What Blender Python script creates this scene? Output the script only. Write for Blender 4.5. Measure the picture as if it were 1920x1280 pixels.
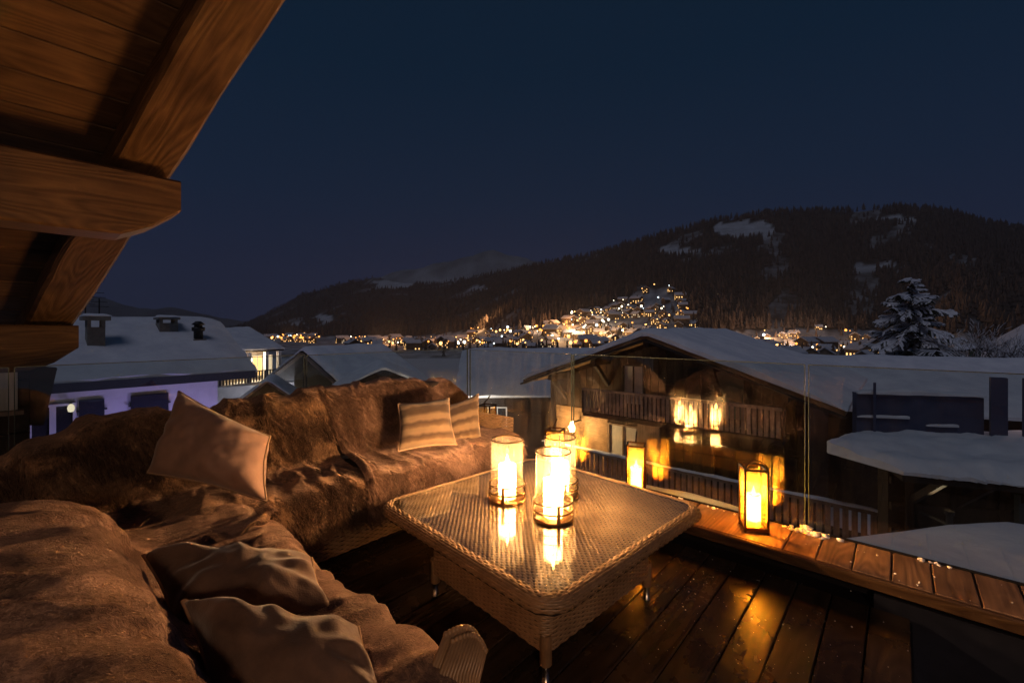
import bpy, bmesh, math, random
import numpy as np
from mathutils import Vector, Matrix, noise
random.seed(7); np.random.seed(7)
for o in list(bpy.data.objects): bpy.data.objects.remove(o)
SC = bpy.context.scene; COL = SC.collection
R_ = math.radians

# ------------------------------------------------------------------ camera, sky, soft fill for the snow, exposure
YAW = R_(41.5)                       # view direction, counted from the terrace's X axis
EYE = 1.45                           # lens height over the deck
FPX, HOR = 820.0, 618.0              # focal length and horizon in 1920 px picture units
FW = Vector((math.cos(YAW), math.sin(YAW), 0)); RT = Vector((math.sin(YAW), -math.cos(YAW), 0))
cam = bpy.data.cameras.new('camera'); camo = bpy.data.objects.new('camera', cam); COL.objects.link(camo)
camo.location = (0, 0, EYE); camo.rotation_euler = (R_(90), 0, YAW - R_(90))
cam.lens = FPX/1920*36; cam.sensor_width = 36; cam.shift_y = -(640-HOR)/1920
cam.clip_start = 0.05; cam.clip_end = 20000
SC.camera = camo

wd = bpy.data.worlds.new('World'); SC.world = wd; wd.use_nodes = True
nt = wd.node_tree; nt.nodes.clear()
wo = nt.nodes.new('ShaderNodeOutputWorld'); bg = nt.nodes.new('ShaderNodeBackground')
tc = nt.nodes.new('ShaderNodeTexCoord'); sx = nt.nodes.new('ShaderNodeSeparateXYZ'); rp = nt.nodes.new('ShaderNodeValToRGB')
nt.links.new(tc.outputs['Generated'], sx.inputs[0]); nt.links.new(sx.outputs['Z'], rp.inputs[0])
cr = rp.color_ramp
cr.elements[0].position = 0.0; cr.elements[0].color = (.0130, .0165, .0390, 1)
cr.elements[1].position = 0.9; cr.elements[1].color = (.0030, .0110, .0240, 1)
for p, c in ((.12, (.0100, .0150, .0380, 1)), (.28, (.0055, .0140, .0345, 1)), (.5, (.0025, .0120, .0290, 1))):
    e = cr.elements.new(p); e.color = c
nt.links.new(rp.outputs[0], bg.inputs[0]); bg.inputs[1].default_value = 1.0
nt.links.new(bg.outputs[0], wo.inputs[0])

sun = bpy.data.lights.new('snow_fill', 'SUN'); sun.energy = 0.27; sun.angle = R_(25); sun.color = (.88, .85, 1.0)  # directional fill added for the snow, standing in for light from the town
suno = bpy.data.objects.new('snow_fill', sun); COL.objects.link(suno)
sd = (FW*0.55 + RT*0.25 + Vector((0, 0, -1.0))).normalized()         # light travels this way
suno.rotation_euler = sd.to_track_quat('-Z', 'Y').to_euler()

SC.view_settings.view_transform = 'Standard'; SC.view_settings.look = 'None'
SC.view_settings.exposure = 0.0; SC.view_settings.gamma = 1.0; SC.view_settings.use_curve_mapping = False
cy = SC.cycles
cy.use_denoising = True
try: cy.denoiser = 'OPENIMAGEDENOISE'; cy.denoising_input_passes = 'RGB_ALBEDO_NORMAL'
except Exception: pass
cy.max_bounces = 8; cy.diffuse_bounces = 3; cy.glossy_bounces = 4; cy.transmission_bounces = 6
cy.transparent_max_bounces = 24; cy.sample_clamp_indirect = 300.0; cy.caustics_reflective = False; cy.caustics_refractive = False
cy.use_light_tree = True

def W(d, lat, z=0.0):                # a point given by distance ahead, offset to the right, height
    p = FW*d + RT*lat; return Vector((p.x, p.y, z))
def pix(x, y, d): return W(d, (x-960)/FPX*d, EYE - (y-HOR)/FPX*d)

# ------------------------------------------------------------------ materials
MATS = {}
def new_mat(n):
    m = bpy.data.materials.new(n); m.use_nodes = True; MATS[n] = m
    t = m.node_tree; t.nodes.clear(); o = t.nodes.new('ShaderNodeOutputMaterial'); return m, t, o
def N(t, kind, **kw):
    n = t.nodes.new(kind)
    for k, v in kw.items():
        if k in n.inputs: n.inputs[k].default_value = v
        else: setattr(n, k, v)
    return n
def ramp(t, fac, stops):
    r = t.nodes.new('ShaderNodeValToRGB'); el = r.color_ramp.elements
    el[0].position, el[0].color = stops[0][0], (*stops[0][1], 1); el[1].position, el[1].color = stops[-1][0], (*stops[-1][1], 1)
    for p, c in stops[1:-1]: e = el.new(p); e.color = (*c, 1)
    t.links.new(fac, r.inputs[0]); return r.outputs[0]
def surf(n, c1, c2=None, rough=.7, scale=4.0, stretch=(1, 1, 1), bump=0.0, bscale=None, spec=.3, sheen=0.0, metal=0.0, coat=0.0, rnd=0.0, coord='Object', detail=6):
    m, t, o = new_mat(n); c2 = c2 or c1
    b = N(t, 'ShaderNodeBsdfPrincipled', Roughness=rough, Metallic=metal); b.inputs['Specular IOR Level'].default_value = spec
    if sheen: b.inputs['Sheen Weight'].default_value = sheen; b.inputs['Sheen Roughness'].default_value = .4
    if coat: b.inputs['Coat Weight'].default_value = coat; b.inputs['Coat Roughness'].default_value = .12
    tc = N(t, 'ShaderNodeTexCoord'); mp = N(t, 'ShaderNodeMapping'); mp.inputs['Scale'].default_value = stretch
    t.links.new(tc.outputs[coord], mp.inputs[0]); vec = mp.outputs[0]
    if rnd:
        oi = N(t, 'ShaderNodeObjectInfo'); mm = N(t, 'ShaderNodeMath', operation='MULTIPLY'); mm.inputs[1].default_value = 37.0
        t.links.new(oi.outputs['Random'], mm.inputs[0]); t.links.new(mm.outputs[0], mp.inputs['Location'])
    nz = N(t, 'ShaderNodeTexNoise', Scale=scale, Detail=detail, Roughness=.6); t.links.new(vec, nz.inputs['Vector'])
    col = ramp(t, nz.outputs['Fac'], [(.3, c1), (.7, c2)])
    if rnd:
        hs = N(t, 'ShaderNodeHueSaturation'); mr = N(t, 'ShaderNodeMapRange'); mr.inputs['To Min'].default_value = 1-rnd; mr.inputs['To Max'].default_value = 1+rnd
        t.links.new(oi.outputs['Random'], mr.inputs[0]); t.links.new(mr.outputs[0], hs.inputs['Value']); t.links.new(col, hs.inputs['Color']); col = hs.outputs[0]
    t.links.new(col, b.inputs['Base Color'])
    if bump:
        n2 = N(t, 'ShaderNodeTexNoise', Scale=bscale or scale*4, Detail=5); t.links.new(vec, n2.inputs['Vector'])
        bp = N(t, 'ShaderNodeBump', Strength=min(1, bump), Distance=.02*bump); t.links.new(n2.outputs['Fac'], bp.inputs['Height']); t.links.new(bp.outputs[0], b.inputs['Normal'])
    t.links.new(b.outputs[0], o.inputs[0]); return m
def wood(n, dark, light, axis=0, rough=.6, coat=0.0, rings=9.0, rnd=.25, bump=.25, knots=True, specks=None):
    """plank wood: growth rings cut lengthwise, knots, fine grain; axis = the way the grain runs in object space"""
    m, t, o = new_mat(n)
    b = N(t, 'ShaderNodeBsdfPrincipled', Roughness=rough); b.inputs['Specular IOR Level'].default_value = .35
    if coat: b.inputs['Coat Weight'].default_value = coat; b.inputs['Coat Roughness'].default_value = .22
    tc = N(t, 'ShaderNodeTexCoord'); oi = N(t, 'ShaderNodeObjectInfo')
    off = N(t, 'ShaderNodeVectorMath', operation='SCALE'); off.inputs[0].default_value = (31, 17, 23); t.links.new(oi.outputs['Random'], off.inputs['Scale'])
    ad = N(t, 'ShaderNodeVectorMath', operation='ADD'); t.links.new(tc.outputs['Object'], ad.inputs[0]); t.links.new(off.outputs[0], ad.inputs[1])
    st = [4.0, 4.0, 4.0]; st[axis] = .55
    mp = N(t, 'ShaderNodeMapping'); mp.inputs['Scale'].default_value = st; t.links.new(ad.outputs[0], mp.inputs[0])
    n1 = N(t, 'ShaderNodeTexNoise', Scale=.9, Detail=2, Roughness=.4); t.links.new(mp.outputs[0], n1.inputs['Vector'])
    stk = [5.0, 5.0, 5.0]; stk[axis] = 1.5
    mpk = N(t, 'ShaderNodeMapping'); mpk.inputs['Scale'].default_value = stk; t.links.new(ad.outputs[0], mpk.inputs[0])
    vk = N(t, 'ShaderNodeTexVoronoi', Scale=.55); t.links.new(mpk.outputs[0], vk.inputs['Vector'])
    kp = N(t, 'ShaderNodeMapRange', interpolation_type='SMOOTHSTEP'); kp.inputs['From Max'].default_value = .34; kp.inputs['To Min'].default_value = 2.6 if knots else 0.0; kp.inputs['To Max'].default_value = 0.0; t.links.new(vk.outputs['Distance'], kp.inputs[0])
    mu = N(t, 'ShaderNodeMath', operation='MULTIPLY_ADD'); mu.inputs[1].default_value = rings; t.links.new(n1.outputs['Fac'], mu.inputs[0]); t.links.new(kp.outputs[0], mu.inputs[2])
    fr = N(t, 'ShaderNodeMath', operation='PINGPONG'); fr.inputs[1].default_value = .5; t.links.new(mu.outputs[0], fr.inputs[0])
    st2 = [60.0, 60.0, 60.0]; st2[axis] = 2.0
    mp2 = N(t, 'ShaderNodeMapping'); mp2.inputs['Scale'].default_value = st2; t.links.new(ad.outputs[0], mp2.inputs[0])
    n2 = N(t, 'ShaderNodeTexNoise', Scale=1.0, Detail=4); t.links.new(mp2.outputs[0], n2.inputs['Vector'])
    sm = N(t, 'ShaderNodeMath', operation='MULTIPLY_ADD'); sm.inputs[1].default_value = .75; t.links.new(fr.outputs[0], sm.inputs[0])
    hl = N(t, 'ShaderNodeMath', operation='MULTIPLY'); hl.inputs[1].default_value = .75; t.links.new(n2.outputs['Fac'], hl.inputs[0]); t.links.new(hl.outputs[0], sm.inputs[2])
    mid = tuple((a+c)/2 for a, c in zip(dark, light))
    col = ramp(t, sm.outputs[0], [(.2, dark), (.5, mid), (.8, light)])
    n3 = N(t, 'ShaderNodeTexNoise', Scale=1.7, Detail=5, Roughness=.65); t.links.new(ad.outputs[0], n3.inputs['Vector'])
    st_ = ramp(t, n3.outputs['Fac'], [(.38, (.45, .42, .40)), (.62, (1, 1, 1))])
    mx = N(t, 'ShaderNodeMix', data_type='RGBA', blend_type='MULTIPLY'); mx.inputs[0].default_value = .8
    t.links.new(col, mx.inputs[6]); t.links.new(st_, mx.inputs[7]); col = mx.outputs[2]
    if knots:
        kk = ramp(t, vk.outputs['Distance'], [(.015, (.10, .07, .05)), (.06, (1, 1, 1))])
        mk = N(t, 'ShaderNodeMix', data_type='RGBA', blend_type='MULTIPLY'); mk.inputs[0].default_value = .9
        t.links.new(col, mk.inputs[6]); t.links.new(kk, mk.inputs[7]); col = mk.outputs[2]
    hs = N(t, 'ShaderNodeHueSaturation'); mr = N(t, 'ShaderNodeMapRange'); mr.inputs['To Min'].default_value = 1-rnd; mr.inputs['To Max'].default_value = 1+rnd
    t.links.new(oi.outputs['Random'], mr.inputs[0]); t.links.new(mr.outputs[0], hs.inputs['Value']); t.links.new(col, hs.inputs['Color']); col = hs.outputs[0]
    if specks:
        n5 = N(t, 'ShaderNodeTexNoise', Scale=specks, Detail=3); t.links.new(ad.outputs[0], n5.inputs['Vector'])
        n6 = N(t, 'ShaderNodeTexNoise', Scale=2.6, Detail=3); t.links.new(ad.outputs[0], n6.inputs['Vector'])
        m1 = N(t, 'ShaderNodeMath', operation='MULTIPLY'); t.links.new(n5.outputs['Fac'], m1.inputs[0]); t.links.new(n6.outputs['Fac'], m1.inputs[1])
        f_ = ramp(t, m1.outputs[0], [(.395, (0, 0, 0)), (.42, (.5, .5, .5))])
        ms = N(t, 'ShaderNodeMix', data_type='RGBA'); t.links.new(f_, ms.inputs[0]); t.links.new(col, ms.inputs[6]); ms.inputs[7].default_value = (.55, .5, .48, 1); col = ms.outputs[2]
    t.links.new(col, b.inputs['Base Color'])
    rr = N(t, 'ShaderNodeMapRange'); rr.inputs['To Min'].default_value = rough*.65; rr.inputs['To Max'].default_value = min(1, rough*1.35)
    t.links.new(n3.outputs['Fac'], rr.inputs[0]); t.links.new(rr.outputs[0], b.inputs['Roughness'])
    bp = N(t, 'ShaderNodeBump', Strength=bump, Distance=.004); t.links.new(sm.outputs[0], bp.inputs['Height']); t.links.new(bp.outputs[0], b.inputs['Normal'])
    t.links.new(b.outputs[0], o.inputs[0]); return m
def emit(n, c, s, sampled=False):
    m, t, o = new_mat(n); e = N(t, 'ShaderNodeEmission', Color=(*c, 1), Strength=s); t.links.new(e.outputs[0], o.inputs[0])
    if not sampled: m.cycles.emission_sampling = 'NONE'
    return m
def pane(n, tint=(.93, .96, .95), dirt=0.0, dirtcol=(.8, .8, .85), refl=1.0, ior=1.5, streak=False):
    """clear sheet: lets light straight through, mirrors by Fresnel, a little dust or rime on it"""
    m, t, o = new_mat(n)
    tr = N(t, 'ShaderNodeBsdfTransparent', Color=(*tint, 1)); gl = N(t, 'ShaderNodeBsdfGlossy', Roughness=.0, Color=(1, 1, 1, 1))
    ge = N(t, 'ShaderNodeNewGeometry'); dt = N(t, 'ShaderNodeVectorMath', operation='DOT_PRODUCT'); t.links.new(ge.outputs['Normal'], dt.inputs[0]); t.links.new(ge.outputs['Incoming'], dt.inputs[1])
    ab_ = N(t, 'ShaderNodeMath', operation='ABSOLUTE'); t.links.new(dt.outputs['Value'], ab_.inputs[0]); om = N(t, 'ShaderNodeMath', operation='SUBTRACT'); om.inputs[0].default_value = 1.0; t.links.new(ab_.outputs[0], om.inputs[1])
    p5 = N(t, 'ShaderNodeMath', operation='POWER'); p5.inputs[1].default_value = 5.0; t.links.new(om.outputs[0], p5.inputs[0])
    ml = N(t, 'ShaderNodeMath', operation='MULTIPLY_ADD'); ml.inputs[1].default_value = .95*refl; ml.inputs[2].default_value = .045*refl; t.links.new(p5.outputs[0], ml.inputs[0])
    mx = N(t, 'ShaderNodeMixShader'); t.links.new(ml.outputs[0], mx.inputs[0]); t.links.new(tr.outputs[0], mx.inputs[1]); t.links.new(gl.outputs[0], mx.inputs[2]); out = mx
    if dirt:
        df = N(t, 'ShaderNodeBsdfDiffuse', Color=(*dirtcol, 1)); tl = N(t, 'ShaderNodeBsdfTranslucent', Color=(*dirtcol, 1)); md = N(t, 'ShaderNodeMixShader'); md.inputs[0].default_value = .6
        t.links.new(df.outputs[0], md.inputs[1]); t.links.new(tl.outputs[0], md.inputs[2])
        ms = N(t, 'ShaderNodeMixShader'); t.links.new(mx.outputs[0], ms.inputs[1]); t.links.new(md.outputs[0], ms.inputs[2])
        if streak:
            tc = N(t, 'ShaderNodeTexCoord'); mp = N(t, 'ShaderNodeMapping'); mp.inputs['Scale'].default_value = (7, 7, .9); t.links.new(tc.outputs['Object'], mp.inputs[0])
            nz = N(t, 'ShaderNodeTexNoise', Scale=2.2, Detail=6, Roughness=.65); t.links.new(mp.outputs[0], nz.inputs['Vector'])
            mr = N(t, 'ShaderNodeMapRange'); mr.inputs['From Min'].default_value = .42; mr.inputs['From Max'].default_value = .75; mr.inputs['To Max'].default_value = dirt
            t.links.new(nz.outputs['Fac'], mr.inputs[0]); t.links.new(mr.outputs[0], ms.inputs[0])
        else: ms.inputs[0].default_value = dirt
        out = ms
    t.links.new(out.outputs[0], o.inputs[0]); return m
def wax(n, c):
    m, t, o = new_mat(n)
    tl = N(t, 'ShaderNodeBsdfTranslucent', Color=(*c, 1)); df = N(t, 'ShaderNodeBsdfDiffuse', Color=(*c, 1)); tr = N(t, 'ShaderNodeBsdfTransparent', Color=(*c, 1))
    a = N(t, 'ShaderNodeMixShader'); a.inputs[0].default_value = .3; t.links.new(tl.outputs[0], a.inputs[1]); t.links.new(df.outputs[0], a.inputs[2])
    b = N(t, 'ShaderNodeMixShader'); b.inputs[0].default_value = .15; t.links.new(a.outputs[0], b.inputs[1]); t.links.new(tr.outputs[0], b.inputs[2])
    t.links.new(b.outputs[0], o.inputs[0]); return m
def fur(n, c1, c2, c3, scale=3.0):
    m, t, o = new_mat(n)
    b = N(t, 'ShaderNodeBsdfPrincipled', Roughness=.75); b.inputs['Specular IOR Level'].default_value = .25
    b.inputs['Sheen Weight'].default_value = .6; b.inputs['Sheen Roughness'].default_value = .35; b.inputs['Sheen Tint'].default_value = (.9, .6, .45, 1)
    tc = N(t, 'ShaderNodeTexCoord')
    n1 = N(t, 'ShaderNodeTexNoise', Scale=scale, Detail=5, Roughness=.6, Distortion=.8); t.links.new(tc.outputs['Object'], n1.inputs['Vector'])
    mp = N(t, 'ShaderNodeMapping'); mp.inputs['Scale'].default_value = (55, 55, 18); t.links.new(tc.outputs['Object'], mp.inputs[0])
    n2 = N(t, 'ShaderNodeTexNoise', Scale=1.6, Detail=5, Roughness=.7, Distortion=1.2); t.links.new(mp.outputs[0], n2.inputs['Vector'])
    ad = N(t, 'ShaderNodeMath', operation='MULTIPLY_ADD'); ad.inputs[1].default_value = .45; t.links.new(n2.outputs['Fac'], ad.inputs[0])
    h = N(t, 'ShaderNodeMath', operation='MULTIPLY'); h.inputs[1].default_value = .6; t.links.new(n1.outputs['Fac'], h.inputs[0]); t.links.new(h.outputs[0], ad.inputs[2])
    t.links.new(ramp(t, ad.outputs[0], [(.41, c1), (.53, c2), (.66, c3)]), b.inputs['Base Color'])
    bp = N(t, 'ShaderNodeBump', Strength=.9, Distance=.012); t.links.new(n2.outputs['Fac'], bp.inputs['Height']); t.links.new(bp.outputs[0], b.inputs['Normal'])
    t.links.new(b.outputs[0], o.inputs[0]); return m
def stripes(n):
    m, t, o = new_mat(n)
    b = N(t, 'ShaderNodeBsdfPrincipled', Roughness=.8); b.inputs['Sheen Weight'].default_value = .3
    uv = N(t, 'ShaderNodeTexCoord'); s = N(t, 'ShaderNodeSeparateXYZ'); t.links.new(uv.outputs['UV'], s.inputs[0])
    nz = N(t, 'ShaderNodeTexNoise', Scale=7, Detail=5); t.links.new(uv.outputs['UV'], nz.inputs['Vector'])
    ma = N(t, 'ShaderNodeMath', operation='MULTIPLY_ADD'); ma.inputs[1].default_value = .09; t.links.new(nz.outputs['Fac'], ma.inputs[0]); t.links.new(s.outputs['Y'], ma.inputs[2])
    A, B, C = (.17, .118, .074), (.09, .057, .036), (.055, .034, .023)
    t.links.new(ramp(t, ma.outputs[0], [(.03, A), (.14, A), (.18, B), (.25, C), (.31, A), (.40, A), (.45, B), (.52, C), (.57, A), (.66, A), (.72, C), (.86, C), (.90, A), (1., B)]), b.inputs['Base Color'])
    n2 = N(t, 'ShaderNodeTexNoise', Scale=120, Detail=3); t.links.new(uv.outputs['UV'], n2.inputs['Vector'])
    bp = N(t, 'ShaderNodeBump', Strength=.5, Distance=.004); t.links.new(n2.outputs['Fac'], bp.inputs['Height']); t.links.new(bp.outputs[0], b.inputs['Normal'])
    t.links.new(b.outputs[0], o.inputs[0]); return m
def terrain_mat(n):
    m, t, o = new_mat(n)
    b = N(t, 'ShaderNodeBsdfPrincipled', Roughness=.9); b.inputs['Specular IOR Level'].default_value = .1
    at = N(t, 'ShaderNodeAttribute', attribute_name='snow'); tc = N(t, 'ShaderNodeTexCoord')
    nz = N(t, 'ShaderNodeTexNoise', Scale=.03, Detail=8, Roughness=.65); t.links.new(tc.outputs['Object'], nz.inputs['Vector'])
    ma = N(t, 'ShaderNodeMath', operation='MULTIPLY_ADD'); ma.inputs[1].default_value = .5; ma.inputs[2].default_value = -.25; t.links.new(nz.outputs['Fac'], ma.inputs[0])
    ad = N(t, 'ShaderNodeMath', operation='ADD'); t.links.new(ma.outputs[0], ad.inputs[0]); t.links.new(at.outputs['Fac'], ad.inputs[1])
    t.links.new(ramp(t, ad.outputs[0], [(.3, (.06, .05, .045)), (.75, (.50, .54, .60))]), b.inputs['Base Color'])
    t.links.new(b.outputs[0], o.inputs[0]); return m

wood('soffit_wood', (.042, .020, .009), (.105, .056, .025), axis=0, rough=.65, rings=22, rnd=.25, bump=.5)
wood('beam_wood', (.042, .020, .009), (.115, .062, .027), axis=0, rough=.6, rings=30, rnd=.15, bump=.8)
wood('deck_wood', (.024, .016, .012), (.056, .038, .028), axis=0, rough=.27, coat=.0, rings=14, rnd=.3, bump=.35, specks=None)
wood('ledge_wood', (.12, .068, .038), (.30, .18, .11), axis=0, rough=.5, rings=20, rnd=.25, bump=.4)
wood('chalet_wood', (.026, .015, .010), (.056, .032, .020), axis=2, rough=.75, rings=6, rnd=.2, knots=False)
wood('lamplit_board', (.22, .13, .065), (.36, .22, .12), axis=1, rough=.7, rings=14, rnd=.1)  # paler amber puts the wall lamp's glow into the wood colour
wood('rail_wood', (.20, .135, .10), (.34, .24, .18), axis=2, rough=.75, rings=6, rnd=.2, knots=False)
wood('facade_wood', (.03, .018, .010), (.07, .04, .022), axis=1, rough=.7, rings=18)
surf('dark_timber', (.018, .013, .012), (.035, .026, .022), rough=.8, scale=3, stretch=(1, 1, 8))
surf('wicker', (.19, .115, .060), (.34, .22, .125), rough=.42, scale=9, spec=.5, rnd=.1)
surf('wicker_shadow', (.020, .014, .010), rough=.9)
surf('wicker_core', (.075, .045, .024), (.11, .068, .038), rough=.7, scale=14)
surf('steel', (.55, .50, .45), rough=.25, metal=1.0)
surf('brass', (.30, .19, .10), (.42, .27, .14), rough=.28, metal=1.0, scale=8)
surf('bronze', (.10, .055, .028), (.16, .09, .045), rough=.35, metal=1.0, scale=8)
surf('linen', (.30, .185, .14), (.37, .235, .18), rough=.85, scale=14, bump=.25, bscale=260, sheen=.3)
surf('linen_grey', (.06, .036, .027), (.13, .082, .062), rough=.85, scale=7, bump=.3, bscale=200, sheen=.35)
surf('piping', (.30, .20, .13), (.38, .26, .17), rough=.8, scale=40)
surf('cushion', (.05, .04, .035), (.07, .055, .045), rough=.9, scale=20)
fur('fur_brown', (.022, .012, .009), (.110, .062, .044), (.34, .21, .155), 3.6)
fur('fur_dark', (.008, .005, .004), (.050, .027, .017), (.42, .25, .14), 4.2)  # palest tone raised to paint highlight streaks into the fur
stripes('stripe_cloth')
surf('snow', (.60, .63, .71), (.80, .82, .87), rough=.85, scale=1.4, bump=1.0, bscale=5.0, spec=.2, detail=8)
surf('snow_crust', (.70, .70, .74), (.82, .82, .84), rough=.8, scale=9, bump=.8, bscale=30, spec=.2)
surf('plaster', (.60, .58, .60), (.68, .66, .66), rough=.9, scale=3, bump=.2, bscale=60)
surf('plaster_warm', (.42, .34, .26), (.50, .42, .33), rough=.9, scale=3)
surf('shutter', (.010, .012, .022), (.016, .018, .030), rough=.6, scale=12)
surf('fascia', (.02, .018, .03), (.03, .028, .04), rough=.5)
surf('concrete', (.16, .15, .14), (.24, .23, .21), rough=.9, scale=8, bump=.3)
surf('metal_dark', (.03, .03, .032), (.05, .05, .052), rough=.5, metal=.6)
surf('green_paint', (.22, .26, .17), (.30, .34, .22), rough=.7)
surf('reflection_standin', (.050, .060, .120), (.085, .095, .16), rough=.55, scale=2)
surf('curtain', (.45, .43, .42), (.62, .60, .58), rough=.9, scale=6, stretch=(8, 8, .5))
surf('green_shutter', (.07, .085, .075), (.10, .12, .105), rough=.7, scale=6, stretch=(1, 1, 30))
surf('needles', (.040, .042, .028), (.075, .075, .05), rough=.8, scale=6)
surf('bark', (.035, .026, .020), (.07, .052, .04), rough=.9, scale=8, stretch=(4, 4, 1))
surf('forest_needles', (.055, .042, .037), (.12, .093, .080), rough=.9, scale=.06, detail=3)
surf('roof_snow_far', (.40, .42, .48), (.55, .56, .61), rough=.9, scale=.4)
surf('wall_far', (.10, .075, .055), (.22, .17, .12), rough=.9, scale=.3, rnd=.3)
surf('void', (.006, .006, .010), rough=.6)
surf('rubber', (.012, .012, .014), rough=.5)
terrain_mat('terrain')
pane('glass_pane', (.91, .94, .93), dirt=.006, dirtcol=(.70, .70, .76), streak=True, refl=1.5)
pane('rimed_glass', (.90, .93, .93), dirt=.08, dirtcol=(.74, .74, .82), streak=True, refl=1.5)
pane('table_glass', (.93, .95, .94), refl=2.0)
pane('lamp_glass', (.99, .96, .90), dirt=.014, dirtcol=(1, .82, .55), refl=.8)
pane('lantern_glass', (.98, .92, .80), dirt=.06, dirtcol=(1, .72, .30), refl=.8)
pane('window_glass', (.25, .27, .3), refl=1.0)
wax('wax', (.97, .86, .62)); wax('wax_amber', (.98, .72, .30))
def flame_mat(n, c, st):
    m, t, o = new_mat(n); e = N(t, 'ShaderNodeEmission', Color=(*c, 1), Strength=st); tr = N(t, 'ShaderNodeBsdfTransparent'); a = N(t, 'ShaderNodeAddShader')
    t.links.new(e.outputs[0], a.inputs[0]); t.links.new(tr.outputs[0], a.inputs[1]); t.links.new(a.outputs[0], o.inputs[0]); m.cycles.emission_sampling = 'NONE'; return m
flame_mat('flame', (1.0, .62, .22), 14); flame_mat('ember', (1.0, .50, .12), 6)
emit('lamp_warm', (1.0, .62, .25), 60); emit('lamp_white', (1.0, .88, .68), 30)
emit('lit_window', (1.0, .52, .18), 1.8); emit('lit_window_pale', (1.0, .74, .46), 1.0); emit('lit_window_hot', (1.0, .54, .18), 2.6)
emit('sconce_glow', (1, .62, .32), 6)
EM = [emit('street_amber', (1.0, .36, .07), 2.8), emit('street_gold', (1.0, .50, .15), 4.0), emit('street_white', (1.0, .82, .56), 6), emit('street_cool', (.80, .95, 1.0), 4)]

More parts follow.
